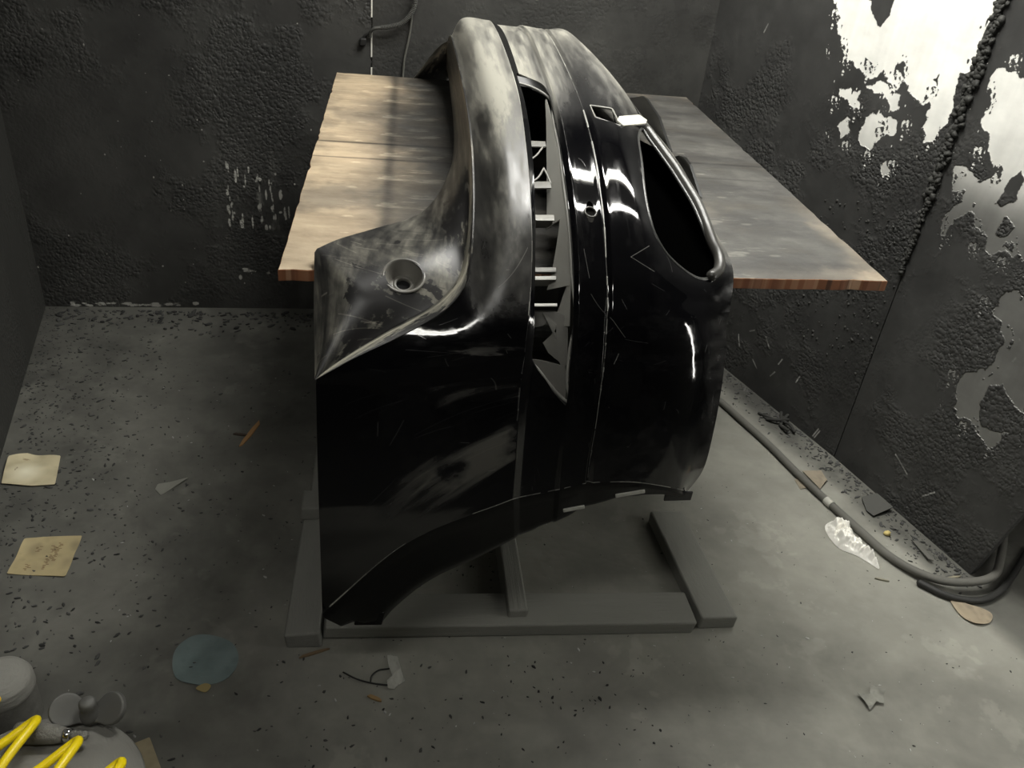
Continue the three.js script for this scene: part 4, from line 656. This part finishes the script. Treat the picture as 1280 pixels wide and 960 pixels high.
// ---------- lower left corner: pressure pot, its clamp, a canister and a coiled hose ----------
{
  const dusty = (c, r = .8) => std({ color: c, roughness: r, bumpMap: floorBump, bumpScale: .003 }), C = [-.56, -.845];
  const pot = thing('pressure_pot', 'dust-covered round grey pot with a domed lid and a winged clamp nut', 'pot', [C[0], 0, C[1]]);
  const lathe = (pts, seg = 56) => new THREE.LatheGeometry(pts.map(([r, y]) => new THREE.Vector2(r, y)), seg);
  mesh('body', lathe([[0, 0], [.13, 0], [.142, .008], [.145, .02], [.145, .158], [.155, .162], [.155, .172]]), dusty(0x6c6b65), pot);
  mesh('lid', lathe([[.157, .165], [.168, .168], [.170, .176], [.166, .184], [.150, .190], [.10, .199], [.05, .204], [0, .205]]), dusty(0x7c7b75), pot);
  // clamp: bolt, wing nut with two round ears, knob
  const px = .048, pz = -.150, cl = new THREE.Group(); cl.name = 'clamp'; pot.add(cl); cl.position.set(px, .19, pz);
  const metal = std({ color: 0x6a6a66, roughness: .6, metalness: .35 });
  mesh('bolt', new THREE.CylinderGeometry(.010, .010, .09, 16).translate(0, -.02, 0), metal, cl);
  mesh('knob', lathe([[0, .058], [.010, .057], [.014, .052], [.0145, .044], [.012, .036], [.016, .03], [.018, .02], [.018, .012], [0, .012]], 28), metal, cl);
  for (const s of [-1, 1]) {
    const w = new THREE.Shape(); w.moveTo(0, -.012); w.bezierCurveTo(.014, -.012, .018, -.026, .036, -.025); w.bezierCurveTo(.066, -.022, .066, .022, .036, .025); w.bezierCurveTo(.018, .026, .014, .012, 0, .012);
    const g = new THREE.ExtrudeGeometry(w, { depth: .006, bevelEnabled: true, bevelThickness: .003, bevelSize: .003, bevelSegments: 3, curveSegments: 18 }).translate(0, 0, -.003).rotateX(-Math.PI / 2 + .55).rotateZ(.5);
    if (s < 0) g.scale(-1, 1, 1), g.index ? 0 : g.attributes.position.needsUpdate = true;
    if (s < 0) { const a = g.attributes.position.array; for (let i = 0; i < a.length; i += 9) for (let k = 0; k < 3; k++) { const t = a[i + 3 + k]; a[i + 3 + k] = a[i + 6 + k]; a[i + 6 + k] = t; } g.computeVertexNormals(); }
    mesh('wing', g.translate(s * .008, .018, 0), metal, cl);
  }
  mesh('lug', worn(.05, .022, .05, 0, -.012, .012, 4, .001, .006), dusty(0x5d5c57), cl);
  mesh('side_bolt', capped([[.052, -.03, .05], [.058, -.012, .066]], .011, 8, 12), metal, cl);
  // hose fitting lying on the lid
  const fit = thing('hose_fitting', 'dusty tapered hose fitting with a shiny collar lying on the pot lid', 'fitting', [-.60, .220, -.955]);
  const axis = new THREE.Quaternion().setFromUnitVectors(V3(0, 1, 0), V3(.98, .02, .12).normalize()), on = (g) => g.applyQuaternion(axis);
  mesh('body', on(lathe([[0, -.02], [.016, -.018], [.0185, -.005], [.018, .02], [.016, .045], [.0125, .062], [0, .062]], 26)), dusty(0x77766f), fit);
  mesh('collar', on(lathe([[0, .062], [.0105, .062], [.0115, .066], [.0115, .072], [.0095, .075], [0, .075]], 22)), std({ color: 0xd8d8d6, roughness: .18, metalness: 1 }), fit);
  mesh('barb', on(lathe([[0, .075], [.0075, .075], [.0085, .08], [.007, .084], [.0085, .088], [.007, .092], [.0085, .096], [.0065, .101], [0, .101]], 20)), dusty(0x85847d), fit);
  const can = thing('canister', 'small dusty grey canister with a rounded top behind the pot', 'canister', [-.738, 0, -1.15]);
  mesh('body', lathe([[0, 0], [.052, 0], [.055, .006], [.055, .088], [.054, .092]]), dusty(0x6f6e68), can);
  mesh('cap', lathe([[.056, .086], [.0575, .09], [.0565, .110], [.050, .124], [.034, .132], [0, .135]]), dusty(0x8a8982), can);
  // yellow coiled hose: stretched loops slumped over the lid
  const pts = [], a0 = V3(-.737, .25, -1.040), step = V3(.079, 0, .0425), p = V3(-.49, 0, .87), r = .062, turns = 4.6;
  for (let i = 0; i <= turns * 20; i++) { const f = i / 20, th = f * Math.PI * 2; pts.push(a0.clone().addScaledVector(step, f).addScaledVector(p, r - r * Math.cos(th) * 1.0).add(V3(0, .012 * Math.sin(th) + .004, 0))); }
  const hose = mesh('coiled_hose', new THREE.TubeGeometry(new THREE.CatmullRomCurve3(pts), 520, .0078, 10), phys({ color: 0xf0d511, roughness: .35 }));
  tag(hose, 'bright yellow coiled air hose looping over the grey pot', 'hose');
}

// ---------- on the back wall ----------
{
  const cord = thing('spring_hose', 'dusty black spring-wrapped hose hooked on the back wall above the board', 'hose', [0, 0, 0]), m = std({ color: 0x4a4a46, roughness: .7 });
  const path = new THREE.CatmullRomCurve3([[-.088, 1.012, -2.958], [-.086, 1.03, -2.952], [-.073, 1.043, -2.945], [-.045, 1.048, -2.945], [-.016, 1.054, -2.945], [.015, 1.066, -2.945], [.040, 1.092, -2.945], [.054, 1.12, -2.945], [.058, 1.16, -2.95], [.057, 1.30, -2.955], [.05, 1.6, -2.955]].map((p) => V3(...p)), false, 'centripetal');
  mesh('core', new THREE.TubeGeometry(path, 160, .0050, 8), m, cord);
  const L = path.getLength(), pts = [], N = 1700, a = .06 / L, b = .30 / L, fr = path.computeFrenetFrames(400);
  for (let i = 0; i <= N; i++) { const u = a + (b - a) * i / N, k = Math.round(u * 400), th = u * L / .0052 * Math.PI * 2; pts.push(path.getPointAt(u).addScaledVector(fr.normals[k], Math.cos(th) * .0062).addScaledVector(fr.binormals[k], Math.sin(th) * .0062)); }
  mesh('winding', new THREE.TubeGeometry(new THREE.CatmullRomCurve3(pts), 1700, .0019, 5), m, cord);
  const cable = mesh('cable', capped([[.048, 1.12, -2.968], [.045, 1.06, -2.968], [.036, 1.0, -2.968], [.026, .95, -2.968], [.022, .88, -2.968], [.022, .7, -2.968]], .0038, 60, 8), std({ color: 0x55554f, roughness: .7 }));
  tag(cable, 'thin grey cable hanging down the back wall behind the board', 'cable');
  const bolt = thing('wall_hook', 'small black paint-caked hook bolt beside the seam of the back wall', 'hook', [-.112, 1.0, -2.965]);
  mesh('bolt_head', worn(.022, .026, .024, 0, -.004, .008, 3, .002, .006), std({ color: 0x1c1c1b, roughness: .6 }), bolt);
  mesh('shank', capped([[0, .004, 0], [.008, .016, .004], [.022, .026, .008], [.030, .036, .010]], .0045, 16, 8), std({ color: 0x262624, roughness: .6 }), bolt);
}
for (const f of FIXTURES) ceilingLamp(f);
addedWallLamp(ADDED_WALL_LAMP);
renderer.render(scene, camera);
